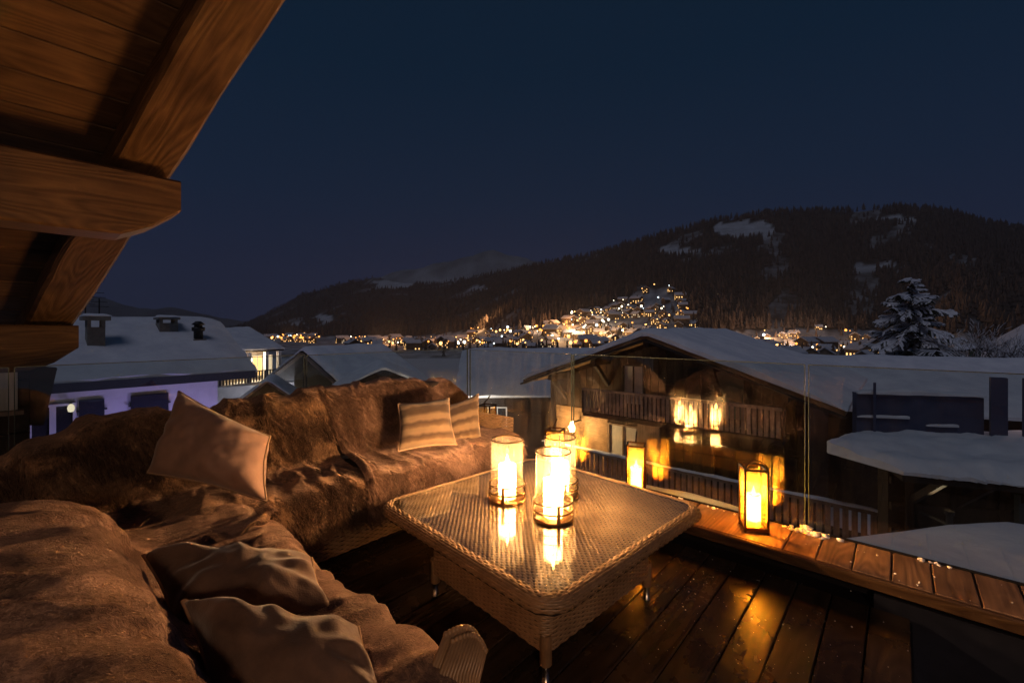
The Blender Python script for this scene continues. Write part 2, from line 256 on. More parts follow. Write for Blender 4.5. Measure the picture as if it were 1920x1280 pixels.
# ------------------------------------------------------------------ mesh helpers
class MB:
    def __init__(s): s.v = []; s.f = []; s.m = []; s.uv = None
    def add(s, vs, fs, mi=0):
        k = len(s.v); s.v += [tuple(v) for v in vs]; s.f += [tuple(i+k for i in f) for f in fs]; s.m += [mi]*len(fs); return s
    def box(s, c, d, M=None, mi=0, ch=0.0):
        x, y, z = d[0]/2, d[1]/2, d[2]/2
        if ch:
            pts = []
            for sz in (-1, 1):
                for ins in ((ch, 0), ) :
                    pass
            ring = lambda zz, i: [(-x+i, -y+i+ch, zz), (-x+i+ch, -y+i, zz), (x-i-ch, -y+i, zz), (x-i, -y+i+ch, zz), (x-i, y-i-ch, zz), (x-i-ch, y-i, zz), (-x+i+ch, y-i, zz), (-x+i, y-i-ch, zz)]
            vs = ring(-z, ch)+ring(-z+ch, 0)+ring(z-ch, 0)+ring(z, ch)
            fs = [tuple(range(7, -1, -1)), tuple(range(24, 32))]
            for r in range(3):
                for i in range(8): fs.append((r*8+i, r*8+(i+1) % 8, r*8+8+(i+1) % 8, r*8+8+i))
        else:
            vs = [(-x, -y, -z), (x, -y, -z), (x, y, -z), (-x, y, -z), (-x, -y, z), (x, -y, z), (x, y, z), (-x, y, z)]
            fs = [(3, 2, 1, 0), (4, 5, 6, 7), (0, 1, 5, 4), (1, 2, 6, 5), (2, 3, 7, 6), (3, 0, 4, 7)]
        c = Vector(c); vs = [((M @ Vector(v)) if M else Vector(v))+c for v in vs]
        return s.add(vs, fs, mi)
    def span(s, a, b, w, h, mi=0, up=(0, 0, 1), ch=0.0):
        """a bar of section w x h from a to b"""
        a, b = Vector(a), Vector(b); e = (b-a); L = e.length; e = e.normalized(); u = Vector(up)
        y = u.cross(e)
        if y.length < 1e-4: y = Vector((0, 1, 0))
        y.normalize(); z = e.cross(y); return s.box((a+b)/2, (L, w, h), Matrix((e, y, z)).transposed(), mi, ch)
    def tube(s, pts, rad, n=6, mi=0, caps=True):
        pts = [Vector(p) for p in pts]; k = len(s.v); prev = None
        for i, p in enumerate(pts):
            t = (pts[min(i+1, len(pts)-1)]-pts[max(i-1, 0)]).normalized()
            if prev is None: prev = t.orthogonal().normalized()
            x = (prev-t*prev.dot(t)).normalized(); y = t.cross(x); prev = x
            r = rad(i/(len(pts)-1)) if callable(rad) else rad
            for j in range(n): a = 2*math.pi*j/n; q = p+x*(r*math.cos(a))+y*(r*math.sin(a)); s.v.append(tuple(q))
        for i in range(len(pts)-1):
            for j in range(n): s.f.append((k+i*n+j, k+i*n+(j+1) % n, k+(i+1)*n+(j+1) % n, k+(i+1)*n+j)); s.m.append(mi)
        if caps:
            s.f.append(tuple(k+j for j in range(n-1, -1, -1))); s.m.append(mi); e = k+(len(pts)-1)*n; s.f.append(tuple(e+j for j in range(n))); s.m.append(mi)
        return s
    def lathe(s, prof, n=24, c=(0, 0, 0), mi=0, closed=False):
        k = len(s.v); c = Vector(c)
        for r, z in prof:
            for j in range(n): a = 2*math.pi*j/n; s.v.append((c.x+r*math.cos(a), c.y+r*math.sin(a), c.z+z))
        m = len(prof)
        for i in range(m if closed else m-1):
            for j in range(n): s.f.append((k+i*n+j, k+i*n+(j+1) % n, k+((i+1) % m)*n+(j+1) % n, k+((i+1) % m)*n+j)); s.m.append(mi)
        return s
    def disc(s, c, r, n=16, mi=0):
        c = Vector(c); return s.add([(c.x+r*math.cos(2*math.pi*j/n), c.y+r*math.sin(2*math.pi*j/n), c.z) for j in range(n)], [tuple(range(n))], mi)
    def grid(s, P, mi=0, flip=False, wrap=False):
        P = np.asarray(P); nu, nv = P.shape[:2]; k = len(s.v); s.v += [tuple(p) for p in P.reshape(-1, 3)]
        for i in range(nu-1):
            for j in range(nv if wrap else nv-1):
                j2 = (j+1) % nv; q = (k+i*nv+j, k+(i+1)*nv+j, k+(i+1)*nv+j2, k+i*nv+j2); s.f.append(q[::-1] if flip else q); s.m.append(mi)
        return s
    def prism(s, poly, e, mi=0):
        """closed polygon (3-D, planar) pushed along vector e"""
        n = len(poly); e = Vector(e); vs = [Vector(p) for p in poly]+[Vector(p)+e for p in poly]
        fs = [tuple(range(n-1, -1, -1)), tuple(range(n, 2*n))]+[(i, (i+1) % n, (i+1) % n+n, i+n) for i in range(n)]
        return s.add(vs, fs, mi)
    def mesh(s, name, mats, smooth=False):
        me = bpy.data.meshes.new(name); me.from_pydata(s.v, [], s.f); me.validate(); 
        for m in (mats if isinstance(mats, (list, tuple)) else [mats]): me.materials.append(MATS[m] if isinstance(m, str) else m)
        if len(me.materials) > 1 and len(me.polygons) == len(s.m): me.polygons.foreach_set('material_index', s.m)
        if smooth: me.polygons.foreach_set('use_smooth', [True]*len(me.polygons))
        me.update(); return me
    def build(s, name, mats, parent=None, smooth=False, loc=None, rot=None):
        return put(name, s.mesh(name, mats, smooth), parent, loc, rot)
def put(name, me, parent=None, loc=None, rot=None):
    o = bpy.data.objects.new(name, me); COL.objects.link(o); o.parent = parent
    if loc is not None: o.location = loc
    if rot is not None: o.rotation_euler = rot
    return o
def tag(o, label=None, cat=None, group=None, kind=None):
    for k, v in (('label', label), ('category', cat), ('group', group), ('kind', kind)):
        if v: o[k] = v
    return o
def thing(name, label, cat, loc=(0, 0, 0), rz=0.0, group=None):
    o = bpy.data.objects.new(name, None); COL.objects.link(o); o.location = loc; o.rotation_euler = (0, 0, rz); o.empty_display_size = .1
    return tag(o, label, cat, group)
def lamp(name, parent, loc, power, color, radius=.03, kind='POINT', **kw):
    l = bpy.data.lights.new(name, kind); l.energy = power; l.color = color; l.shadow_soft_size = radius
    for k, v in kw.items(): setattr(l, k, v)
    o = bpy.data.objects.new(name, l); COL.objects.link(o); o.parent = parent; o.location = loc; return o
def fbm(p, oct=4, H=.55):
    a, s, f = 1.0, 0.0, 1.0
    for _ in range(oct): s += a*noise.noise(p*f); a *= H; f *= 2.03
    return s
def lerp_list(x, pts):
    return float(np.interp(x, [p[0] for p in pts], [p[1] for p in pts]))
def catmull(pts, n):
    pts = [np.array(p, float) for p in pts]; P = [2*pts[0]-pts[1]]+pts+[2*pts[-1]-pts[-2]]; out = []
    for i in range(len(pts)-1):
        a, b, c, d = P[i:i+4]
        for k in range(12):
            t = k/12; out.append(.5*((2*b)+(c-a)*t+(2*a-5*b+4*c-d)*t*t+(3*b-a-3*c+d)*t**3))
    out.append(pts[-1]); out = np.array(out); L = np.r_[0, np.cumsum(np.linalg.norm(np.diff(out, axis=0), axis=1))]
    s = np.linspace(0, L[-1], n); return np.stack([np.interp(s, L, out[:, k]) for k in range(out.shape[1])], 1)
def displaced(P, disp):
    """push every grid point along the surface normal by disp(i, j, point)"""
    du = np.gradient(P, axis=0); dv = np.gradient(P, axis=1); n = np.cross(du, dv); n /= np.linalg.norm(n, axis=2, keepdims=True)+1e-9
    D = np.array([[disp(i, j, Vector(P[i, j])) for j in range(P.shape[1])] for i in range(P.shape[0])])
    return P+n*D[..., None]

# ------------------------------------------------------------------ far terrain, mountains, forest
SIL = [(-700, 560), (300, 622), (440, 614), (480, 598), (568, 551), (650, 529), (704, 519), (760, 530), (820, 531), (921, 513), (980, 500), (1100, 479), (1200, 450), (1340, 413), (1440, 398),
       (1500, 395), (1600, 393), (1690, 388), (1760, 393), (1810, 404), (1850, 420), (1880, 422), (1920, 430), (2300, 470), (3200, 520)]
RDG = [(-700, 2600), (480, 2900), (800, 2500), (980, 1900), (1200, 1500), (1500, 1350), (1850, 1250), (3200, 1200)]
FOOT = [(-700, 1500), (480, 1400), (700, 1150), (880, 760), (970, 470), (1280, 440), (1400, 560), (1650, 560), (1800, 330), (1950, 230), (3200, 200)]
CLEAR = [(1400, 430, 62, 17), (1665, 409, 48, 6), (1270, 470, 40, 8), (608, 596, 22, 7), (560, 606, 14, 4), (900, 541, 16, 4), (1650, 500, 60, 8), (740, 532, 40, 8)]
def ground_z(px, d):
    H = EYE+(HOR-lerp_list(px, SIL))/FPX*lerp_list(px, RDG); Rr = lerp_list(px, RDG); d0 = lerp_list(px, FOOT)
    near = lerp_list(d, [(0, -7), (50, -7.5), (120, -12), (260, -20)])
    if d <= d0: return near
    if d <= Rr:
        t = (d-d0)/(Rr-d0); s = t*t*(1.6-.6*t)*.45+t*.55
        w = 26*noise.noise(Vector((px*.004, d*.004, 3)))*min(1, t*4)*(1-t) if d > d0 else 0
        return -20+(H+20)*s+w
    return max(-22, H-(d-Rr)*.22)
def village_mask(px, d):
    d0 = lerp_list(px, FOOT)
    if px < 560: return d < d0+40
    if px < 960: return d < d0+lerp_list(px, [(560, 30), (780, 60), (860, 150), (960, 190)])
    if px < 1340: return d < lerp_list(px, [(960, 600), (1010, 650), (1130, 760), (1210, 830), (1255, 820), (1285, 640), (1330, 470)])+70*noise.noise(Vector((px*.02, d*.01, 4)))
    return d < d0+70
def snow_amount(px, d, z):
    py = HOR-(z-EYE)/d*FPX
    if d < lerp_list(px, FOOT) or village_mask(px, d): return .85 if d < 330 else .50+.25*noise.noise(Vector((px*.08, d*.03, 9)))
    for cx, cy_, rx, ry in CLEAR:
        q = ((px-cx)/rx)**2+((py-cy_)/ry)**2
        if q+.6*noise.noise(Vector((px*.03, py*.06, 1))) < 1: return .62
    return .10+(.28 if noise.noise(Vector((px*.012, d*.006, 2))) < -.26 else 0)+.10*noise.noise(Vector((px*.05, d*.02, 6)))
pxs = np.concatenate([np.linspace(-900, 0, 30)[:-1], np.linspace(0, 1920, 190), np.linspace(1920, 3200, 40)[1:]])
ds = np.concatenate([[18, 25, 35, 50, 75, 110, 160, 230], np.geomspace(300, 3400, 74)])
V = []; SN = []
for px in pxs:
    for d in ds:
        z = ground_z(px, d); V.append(tuple(W(d, (px-960)/FPX*d, z))); SN.append(snow_amount(px, d, z))
nv = len(ds); Fc = [(i*nv+j, (i+1)*nv+j, (i+1)*nv+j+1, i*nv+j+1) for i in range(len(pxs)-1) for j in range(nv-1)]
me = bpy.data.meshes.new('terrain'); me.from_pydata(V, [], Fc); me.materials.append(MATS['terrain'])
at = me.attributes.new('snow', 'FLOAT', 'POINT'); at.data.foreach_set('value', SN); me.polygons.foreach_set('use_smooth', [True]*len(Fc))
tag(put('hills', me), 'dark forested hill above the valley with snowy clearings', kind='structure')
gm = MB().add([W(-900, -10400, -24), W(-900, 10400, -24), W(4500, 10400, -24), W(4500, -10400, -24)], [(0, 1, 2, 3)])
tag(gm.build('ground', 'roof_snow_far'), 'snow covered valley floor', kind='structure')
g2 = MB().add([tuple(W(-30, -60, -7.4)), tuple(W(-30, 60, -7.4)), tuple(W(48, 60, -7.4)), tuple(W(48, -60, -7.4))], [(0, 1, 2, 3)])
tag(g2.build('snowy_ground', 'snow'), 'snow covered ground between the neighbouring houses', kind='structure')
def ridge(name, label, pts, d, mat, depth=900, kind='structure'):
    P = []
    for x in np.linspace(pts[0][0], pts[-1][0], 90):
        y = lerp_list(x, pts)+5*noise.noise(Vector((x*.03, d, 0)))+2.5*noise.noise(Vector((x*.11, d, 5)))
        top = pix(x, y, d); row = []
        for t in np.linspace(0, 1, 9):
            q = W(d-depth*t, (x-960)/FPX*d, 0); hgt = (top.z+24)*(1-t)**1.3-23.5+18*(1 if 0 < t < 1 else 0)*noise.noise(Vector((x*.05, t*6, d)))
            row.append((q.x, q.y, hgt))
        back = W(d+depth, (x-960)/FPX*d, -23.5); row = [tuple(back)]+row; P.append(row)
    return tag(MB().grid(np.array(P), flip=True).build(name, mat, smooth=True), label, kind=kind)
surf('peak_snow', (.10, .11, .125), (.30, .33, .37), rough=.9, scale=.004, detail=8)
surf('far_slope', (.055, .055, .065), (.14, .14, .16), rough=.9, scale=.004, detail=8)
ridge('snowy_mountain', 'pale snow peak rising behind the wooded ridge', [(560, 600), (650, 548), (690, 528), (740, 510), (800, 499), (850, 488), (900, 474), (930, 470), (965, 480), (1010, 492), (1100, 530), (1250, 600)], 3500, 'peak_snow')
ridge('distant_ridge', 'faint distant ridge above the white house', [(-600, 540), (0, 545), (120, 548), (190, 556), (225, 571), (260, 577), (300, 579), (330, 577), (380, 590), (430, 597), (480, 606), (560, 620)], 3600, 'far_slope')

tv, tf = [], []
def conifer(p, h, r, tiers=3, n=5):
    rot = random.random()*6.28
    for k in range(tiers):
        z0 = h*(.10+.27*k); z1 = h*(.50+.27*k) if k < tiers-1 else h; rr = r*(1-.27*k)
        b = len(tv)
        for j in range(n):
            a = rot+k+2*math.pi*j/n; q = rr*(.75+.5*random.random()); tv.append((p[0]+q*math.cos(a), p[1]+q*math.sin(a), p[2]+z0+random.uniform(-.03, .03)*h))
        tv.append((p[0], p[1], p[2]+z1))
        for j in range(n): tf.append((b+j, b+(j+1) % n, b+n))
cnt = 0
while cnt < 15500:
    px = random.uniform(430, 2050); d0 = lerp_list(px, FOOT); Rr = lerp_list(px, RDG)
    d = d0+(Rr+30-d0)*random.random()**1.15
    z = ground_z(px, d)
    if snow_amount(px, d, z) > .5 or village_mask(px, d): continue
    if px < 900 and random.random() < .35: continue
    if noise.noise(Vector((px*.012, d*.006, 2))) < -.28 and random.random() < .85: continue
    p = W(d, (px-960)/FPX*d, z-1); h = random.choice((random.uniform(7, 14), random.uniform(13, 22), random.uniform(15, 24))); conifer(p, h, h*random.uniform(.16, .24), 3 if d < 1100 else 2, 5); cnt += 1
for k in range(260):                                              # dark trees between the village houses
    px = random.choice([random.uniform(720, 960), random.uniform(960, 1290), random.uniform(1380, 1650)]); d = random.uniform(330, lerp_list(px, FOOT)+230)
    if not village_mask(px, d): continue
    h = random.uniform(7, 14); conifer(W(d, (px-960)/FPX*d, ground_z(px, d)-.5), h, h*.2, 3, 5)
me = bpy.data.meshes.new('forest'); me.from_pydata(tv, [], tf); me.materials.append(MATS['forest_needles'])
tag(put('forest', me), 'dense dark conifer forest covering the hillside', 'forest', kind='stuff')

# ------------------------------------------------------------------ village: houses and street lamps
def village_mesh(kind):
    m = MB(); w, l, e, r = [(9, 11, 5.5, 8.6), (10, 14, 7, 10.4), (8, 9, 4.6, 7.4), (12, 18, 8.5, 12)][kind % 4]
    x, y = w/2, l/2
    m.prism([(-x, -y, -3), (x, -y, -3), (x, -y, e), (0, -y, r), (-x, -y, e)], (0, l, 0), 0)
    o = 1.0; t = .7
    for s in (-1, 1):
        a = Vector((s*(x+o), 0, e-(r-e)/x*o)); b = Vector((0, 0, r))
        m.prism([(a.x, -y-o, a.z), (b.x, -y-o, b.z), (b.x, -y-o, b.z+t), (a.x, -y-o, a.z+t)], (0, l+2*o, 0), 1)
    rr = random.Random(kind)
    for fy in (-1, 1):
        for fl in range(2 if e < 6.5 else 3):
            for k in range(3 if w < 11 else 4):
                if rr.random() < .55: m.box((-x+w*(k+.5)/(3 if w < 11 else 4), fy*(y+.04), .9+fl*2.6), (1.3, .12, 1.5), mi=2)
    for fx in (-1, 1):
        for fl in range(2):
            for k in range(4):
                if rr.random() < .45: m.box((fx*(x+.04), -y+l*(k+.5)/4, .9+fl*2.6), (.12, 1.3, 1.5), mi=2)
    m.box((x*.4, y*.3, r), (1.0, 1.0, 2.4), mi=0)
    return m
VH = []
for k in range(4):
    for wm in ('lit_window', 'lit_window_hot', 'lit_window_pale', 'void'):
        VH.append(village_mesh(k).mesh('village_house', ['wall_far', 'roof_snow_far', wm]))
def lampmesh(em, r):
    m = MB(); m.tube([(0, 0, 0), (0, 0, 8)], .12, 4); k = 8
    m.lathe([(.01, 8-r), (r*.7, 8-r*.7), (r, 8), (r*.7, 8+r*.7), (.01, 8+r)], 6, mi=1); return m.mesh('street_lamp', ['metal_dark', em])
LM = {(i, r): lampmesh(EM[i], r) for i in range(4) for r in (.75, 1.2, 1.8)}
ZONES = [  # name, label of houses, px range, depth range, houses, lamps, lamp colour weights
 ('slope', 'small snow roofed chalet in the lit village on the hillside', 975, 1320, 455, 880, 84, 118, (8, 7, 4, 1)),
 ('valley', 'snow roofed house in the bright valley town above the sofa', 640, 985, 420, 900, 60, 92, (8, 6, 3, 1)),
 ('right', 'snow roofed house in the lit hamlet beyond the long snowy roof', 1375, 1640, 250, 640, 34, 42, (6, 6, 3, 2)),
 ('far', 'tiny house in the distant lights down the valley', 496, 600, 700, 1350, 22, 40, (8, 4, 1, 1))]
def zone_ok(nm, px, d):
    if nm == 'slope': return village_mask(px, d)
    if nm == 'valley': return village_mask(px, d)
    if nm == 'right': return village_mask(px, d) and not (px < 1400 and d < 400)
    return True
for nm, lab, x0, x1, da, db, nh, nl, wts in ZONES:
    k = 0; tries = 0; spots = []
    while k < nh and tries < 4000:
        tries += 1; px = random.uniform(x0, x1); d = random.uniform(da, db)
        if not zone_ok(nm, px, d): continue
        p = W(d, (px-960)/FPX*d, ground_z(px, d))
        if any((p-q).length < 13 for q in spots): continue
        spots.append(p); mi = random.choice([0, 0, 1, 1, 2, 3]); o = put('village_house', VH[random.randrange(4)*4+mi], None, p, (0, 0, random.uniform(0, 3.14)))
        s = random.uniform(.8, 1.15); o.scale = (s, s, s); tag(o, lab, 'house', 'houses of the '+{'slope': 'hillside village', 'valley': 'valley town', 'right': 'lit hamlet', 'far': 'distant lights'}[nm]); k += 1
    for j in range(nl):
        for _ in range(50):
            px = random.uniform(x0, x1) if random.random() < .5 else random.gauss({'slope': 1060, 'valley': 900, 'right': 1480, 'far': 540}[nm], (x1-x0)*.13); d = random.uniform(da, db)
            if x0 <= px <= x1 and zone_ok(nm, px, d): break
        nlit = {'slope': 10, 'valley': 8, 'right': 8, 'far': 2}[nm]
        if j < nlit:
            cxp, cd = {'slope': (random.uniform(1000, 1130), random.uniform(500, 640)), 'valley': (random.uniform(700, 950), random.uniform(620, 900)), 'right': (random.uniform(1430, 1560), random.uniform(480, 590)), 'far': (540, 1200)}[nm]; px, d = cxp, cd
        p = W(d, (px-960)/FPX*d, ground_z(px, d)); ci = random.choices(range(4), wts)[0]
        if nm == 'slope' and d > 640: ci = random.choice([2, 2, 3, 1])
        r = random.choices((.75, 1.2, 1.8), (4, 4, 2))[0]
        if nm == 'far': r = 1.8
        o = put('street_lamp', LM[(ci, r)], None, p)
        tag(o, {'slope': 'small bright street lamp among the hillside chalets', 'valley': 'small bright street lamp in the valley town', 'right': 'small bright street lamp in the lit hamlet at the forest foot', 'far': 'tiny point of light far down the valley'}[nm], 'street lamp', 'street lamps of the '+nm+' lights')
        if j < nlit:
            lamp('lamp_light', o, (0, 0, 16), {'slope': 32000, 'valley': 60000, 'right': 30000, 'far': 40000}[nm]*random.uniform(.6, 1.3), [(1, .42, .14), (1, .50, .19), (1, .66, .38), (.9, .85, .8)][ci], 2.5)
# ------------------------------------------------------------------ neighbouring houses
def snow_slab(m, x0, x1, prof, t, seed=0, n=40, k=26, mi=0):
    """thick rounded blanket of snow over a roof; prof = (y, z) line across the roof"""
    pr = catmull(prof, k) if len(prof) > 2 else np.stack([np.linspace(prof[0][i], prof[1][i], k) for i in range(2)], 1)
    xs = np.linspace(x0, x1, n); top = []; bot = []
    for i, x in enumerate(xs):
        rt, rb = [], []; ex = min(i, n-1-i)
        for j, (y, z) in enumerate(pr):
            ey = min(j, k-1-j); f = min(1, (ex+.55)/2.2)**.5*min(1, (ey+.55)/2.2)**.5
            w = fbm(Vector((x*.45+seed, y*.45, seed)), 4)*.075
            jx = (.13*noise.noise(Vector((y*2.1, seed, 3))) if ex == 0 else 0); jy = (.06*noise.noise(Vector((x*2.3, seed, 7))) if ey == 0 else 0)
            rt.append((x+jx, y+jy, z+max(.02, t*f+w))); rb.append((x+jx, y+jy, z+.004))
        top.append(rt); bot.append(rb)
    T = np.array(top); B = np.array(bot); m.grid(T, mi, flip=False); m.grid(B, mi, flip=True)
    m.grid(np.stack([B[0], T[0]]), mi); m.grid(np.stack([T[-1], B[-1]]), mi)
    m.grid(np.stack([T[:, 0], B[:, 0]]), mi); m.grid(np.stack([B[:, -1], T[:, -1]]), mi); return m
def gable_house(name, label, r0, r1, hw, zr, ze, zb, over=.6, eave=.6, snow=.25, wall='chalet_wood', roofw='dark_timber', snowm='snow', seed=1, hw2=None):
    """r0, r1: ends of the ridge in plan (world). Local x runs along the ridge, y to its left."""
    r0, r1 = Vector(r0).to_2d(), Vector(r1).to_2d(); e = r1-r0; L = e.length; c = (r0+r1)/2; ang = math.atan2(e.y, e.x); hw2 = hw2 or hw
    t = thing(name, label, 'house', (c.x, c.y, 0), ang); slope = (zr-ze)/hw
    wl = L/2-over; a, b = hw-eave, hw2-eave
    MB().prism([(-wl, -a, zb), (-wl, b, zb), (-wl, b, zr-slope*b-.14), (-wl, 0, zr-.14), (-wl, -a, zr-slope*a-.14)], (2*wl, 0, 0)).build('wall', wall, t)
    for s, h in ((-1, hw), (1, hw2)):
        m = MB(); z1 = zr-slope*h
        m.prism([(-L/2, s*h, z1-.13), (-L/2, 0.0, zr-.13), (-L/2, 0.0, zr), (-L/2, s*h, z1)], (L, 0, 0)); m.build('roof', roofw, t)
    m = MB(); snow_slab(m, -L/2-.06, L/2+.06, [(-hw-.06, zr-slope*hw), (-hw*.5, zr-slope*hw*.5+.01), (-.15, zr-slope*.15+.01), (.15, zr-slope*.15+.01), (hw2*.5, zr-slope*hw2*.5+.01), (hw2+.06, zr-slope*hw2)], snow, seed)
    m.build('roof_snow', snowm, t, smooth=True)
    return t, L, slope
def window(t, M, w, h, glass='window_glass', frame='dark_timber', back='void', mull=True, emi=None):
    """window in the plane given by M (local x = across, z = up, -y = outwards)"""
    f = MB(); b = .07
    for dx in (-w/2-b/2, w/2+b/2): f.box((dx, -.03, 0), (b, .09, h+2*b))
    for dz in (-h/2-b/2, h/2+b/2): f.box((0, -.028, dz), (w, .085, b))
    if mull: f.box((0, -.026, 0), (.05, .06, h))
    o = f.build('window', frame, t); o.matrix_local = M
    p = MB().box((0, 0.002, 0), (w, .02, h)).build('pane', emi or back, o)
    return o
def MT(x, y, z, rz=0): return Matrix.Translation((x, y, z)) @ Matrix.Rotation(rz, 4, 'Z')

# the big chalet across the gap: gable towards us, ridge along the terrace's X axis
ch, CL, cs = gable_house('gabled_chalet', 'dark timber chalet with snowy gable roof and balconies beyond the glass', (15.0, 6.85), (24.7, 6.85), 5.75, 1.25, -.78, -7.4, over=1.3, eave=1.2, snow=.30, roofw='lamplit_board', seed=3)  # roof underside in the paler board so the eave reads lamplit
cx = (15+24.7)/2; cyy = 6.85
def C(x, y, z): return (x-cx, y-cyy, z)                        # chalet-local from terrace coordinates
bd = MB()                                                      # verge boards following the gable
for s in (-1, 1):
    p0 = Vector(C(14.98, cyy, 1.24)); p1 = Vector(C(14.98, cyy+s*5.78, 1.24-cs*5.78)); MB().span(p0-Vector((0, 0, .16)), p1-Vector((0, 0, .16)), .06, .34, up=(1, 0, 0)).build('verge_board', 'dark_timber', ch)
for yy in (-4.3, -2.2, 0, 2.2, 4.3):                           # purlins under the overhang, and their brackets
    z = 1.25-cs*abs(yy)-.30; MB().box(C(15.75, cyy+yy, z), (1.4, .22, .26)).build('purlin', 'chalet_wood', ch)
    if yy in (-2.2, 2.2, 4.3):
        br = MB(); br.span(C(15.25, cyy+yy, z-.12), C(16.25, cyy+yy, z-1.0), .14, .16); br.build('bracket', 'dark_timber', ch)
for ysel in np.arange(2.1, 11.8, .32):                         # facade boards, each its own
    top = 1.0-cs*abs(ysel+.16-cyy)-.05
    MB().box(C(16.275, ysel+.16, (-7.2+top)/2-.0), (.035, .305, top+7.2)).build('board', 'chalet_wood', ch)
def balcony(x, y0, y1, zf, zt, snowy, bal=.16):
    sl = MB().box(C((x+16.25)/2, (y0+y1)/2, zf-.08), (16.25-x, y1-y0, .16)).build('balcony_floor', 'chalet_wood', ch)
    MB().box(C(x, (y0+y1)/2, zt), (.12, y1-y0, .09)).build('hand_rail', 'rail_wood', ch)
    MB().box(C(x+.02, (y0+y1)/2, zf+.12), (.08, y1-y0, .08)).build('bottom_rail', 'chalet_wood', ch)
    me = MB().box((0, 0, 0), (.035, bal*.68, zt-zf-.10)).mesh('baluster', 'rail_wood')
    for yy in np.arange(y0+.1, y1, bal): put('baluster', me, ch, C(x-.025, yy, (zt+zf)/2+.0))
    for yy in np.arange(y0, y1+.01, (y1-y0)/4): MB().box(C(x+.06, yy, (zt+zf)/2), (.11, .11, zt-zf+.06)).build('post', 'chalet_wood', ch)
    if snowy:
        m = MB(); snow_slab(m, y0-.02, y1+.02, [(-.07, 0), (.07, 0)], .07, 9, 60, 8); o = m.build('rail_snow', 'snow', ch, True, C(x, 0, zt+.045)); o.rotation_euler = (0, 0, R_(90)); o.location = Vector(C(x, 0, zt+.046))
balcony(15.1, 2.6, 9.55, -1.85, -.93, False)
balcony(15.1, .4, 11.6, -4.45, -3.42, True, .2)
fr = MT(*C(16.24, 7.15, -.55), R_(-90)); window(ch, MT(*C(16.24, 7.9, -.75), R_(-90)), .8, 1.5, back='curtain')
window(ch, MT(*C(16.24, 5.35, -.75), R_(-90)), .9, 1.6, back='void')
sh = MB().box(C(16.21, 4.35, -.75), (.05, .85, 1.7)); sh.build('shutter', 'green_shutter', ch)
window(ch, MT(*C(16.24, 8.35, -3.05), R_(-90)), 1.2, 1.2, back='curtain', frame='rail_wood')
window(ch, MT(*C(16.24, 4.2, -3.3), R_(-90)), 1.3, 1.3, back='void')
window(ch, MT(*C(16.24, 2.9, -3.3), R_(-90)), .9, 1.3, back='void')
MB().box(C(16.235, 10.35, -3.2), (.07, 2.6, 2.5)).build('lit_wall_panel', 'lamplit_board', ch)  # paler panel paints the lamp's pool of light on the facade
MB().box(C(16.18, 7.25, -3.1), (.08, .9, 2.0)).build('door', 'rail_wood', ch)
wl_ = thing('wall_lamp', 'glowing lamp on the timber chalet wall under its balcony', 'lamp', (15.55, 10.35, -2.62))
MB().box((.33, 0, .16), (.7, .05, .05)).build('bracket', 'metal_dark', wl_); MB().lathe([(.02, .20), (.07, .16), (.11, -.10), (.09, -.24), (.01, -.26)], 12).build('globe', 'lamp_warm', wl_, True)
lamp('lamp_light', wl_, (-.3, 0, -.05), 300, (1, .58, .22), .12)

# white house to the left, washed with violet light
e36 = (FW*math.cos(R_(39))+RT*math.sin(R_(39))); e36.normalize(); pA = W(16.0, -.588*16.0); n36 = Vector((-e36.y, e36.x, 0))
rEnd = pA+n36*3.75; rSt = rEnd-e36*14.0
wh, WL, ws = gable_house('white_house', 'white house with thick snowy roof and violet lit wall', rSt, rEnd, 3.75, 1.72, -.10, -7.4, over=.97, eave=.7, snow=.28, wall='plaster', roofw='fascia', seed=11)
MB().box((0, -3.78, -.17), (WL, .10, .26)).build('gutter', 'fascia', wh)
for xx, w in ((2.75, .55), (4.12, .95)):
    sh_ = MB().box((xx, -3.09, -1.3), (w, .07, 1.3)).build('shutter', 'shutter', wh)
    for k in (-1, 1): MB().box((xx+k*(w*.5+.03), -3.11, -.95), (.06, .05, .05)).build('hinge', 'metal_dark', sh_)
for xx in (1.70, 2.17): window(wh, MT(xx, -3.06, -1.4), .34, 1.3, back='void', frame='plaster', mull=False)
def chimney(par, x, y, z0, w, h, capw, antennas=False, pipe=False):
    c = bpy.data.objects.new('chimney', None); COL.objects.link(c); c.parent = par; c.location = (x, y, z0)
    if pipe:
        MB().lathe([(w/2, 0), (w/2, h*.6), (w*.7, h*.62), (w*.7, h*.78), (w*.45, h*.8), (w*.45, h*.88), (w*.75, h*.9), (w*.3, h*1.05), (.01, h*1.06)], 12).build('flue', 'metal_dark', c, True)
        MB().box((0, 0, 0), (w*1.3, w*1.3, h*.5)).build('stack', 'concrete', c)
    else:
        MB().box((0, 0, h*.36), (w, w, h*.72)).build('stack', 'concrete', c)
        for a in (-1, 1):
            for b in (-1, 1): MB().box((a*w*.4, b*w*.4, h*.82), (.09, .09, h*.22)).build('pier', 'concrete', c)
        MB().box((0, 0, h*.98), (capw, capw, h*.12)).build('cap', 'concrete', c); sm = MB(); snow_slab(sm, -capw/2, capw/2, [(-capw/2, 0), (capw/2, 0)], .09, 2, 10, 8); sm.build('cap_snow', 'snow', c, True, (0, 0, h*1.04))
    return c
chimney(wh, 2.97, -1.95, .78, .42, 1.05, .66); chimney(wh, 5.02, -1.05, 1.25, .55, .62, .66); chimney(wh, 5.79, -1.81, .9, .30, .82, .4, pipe=True)
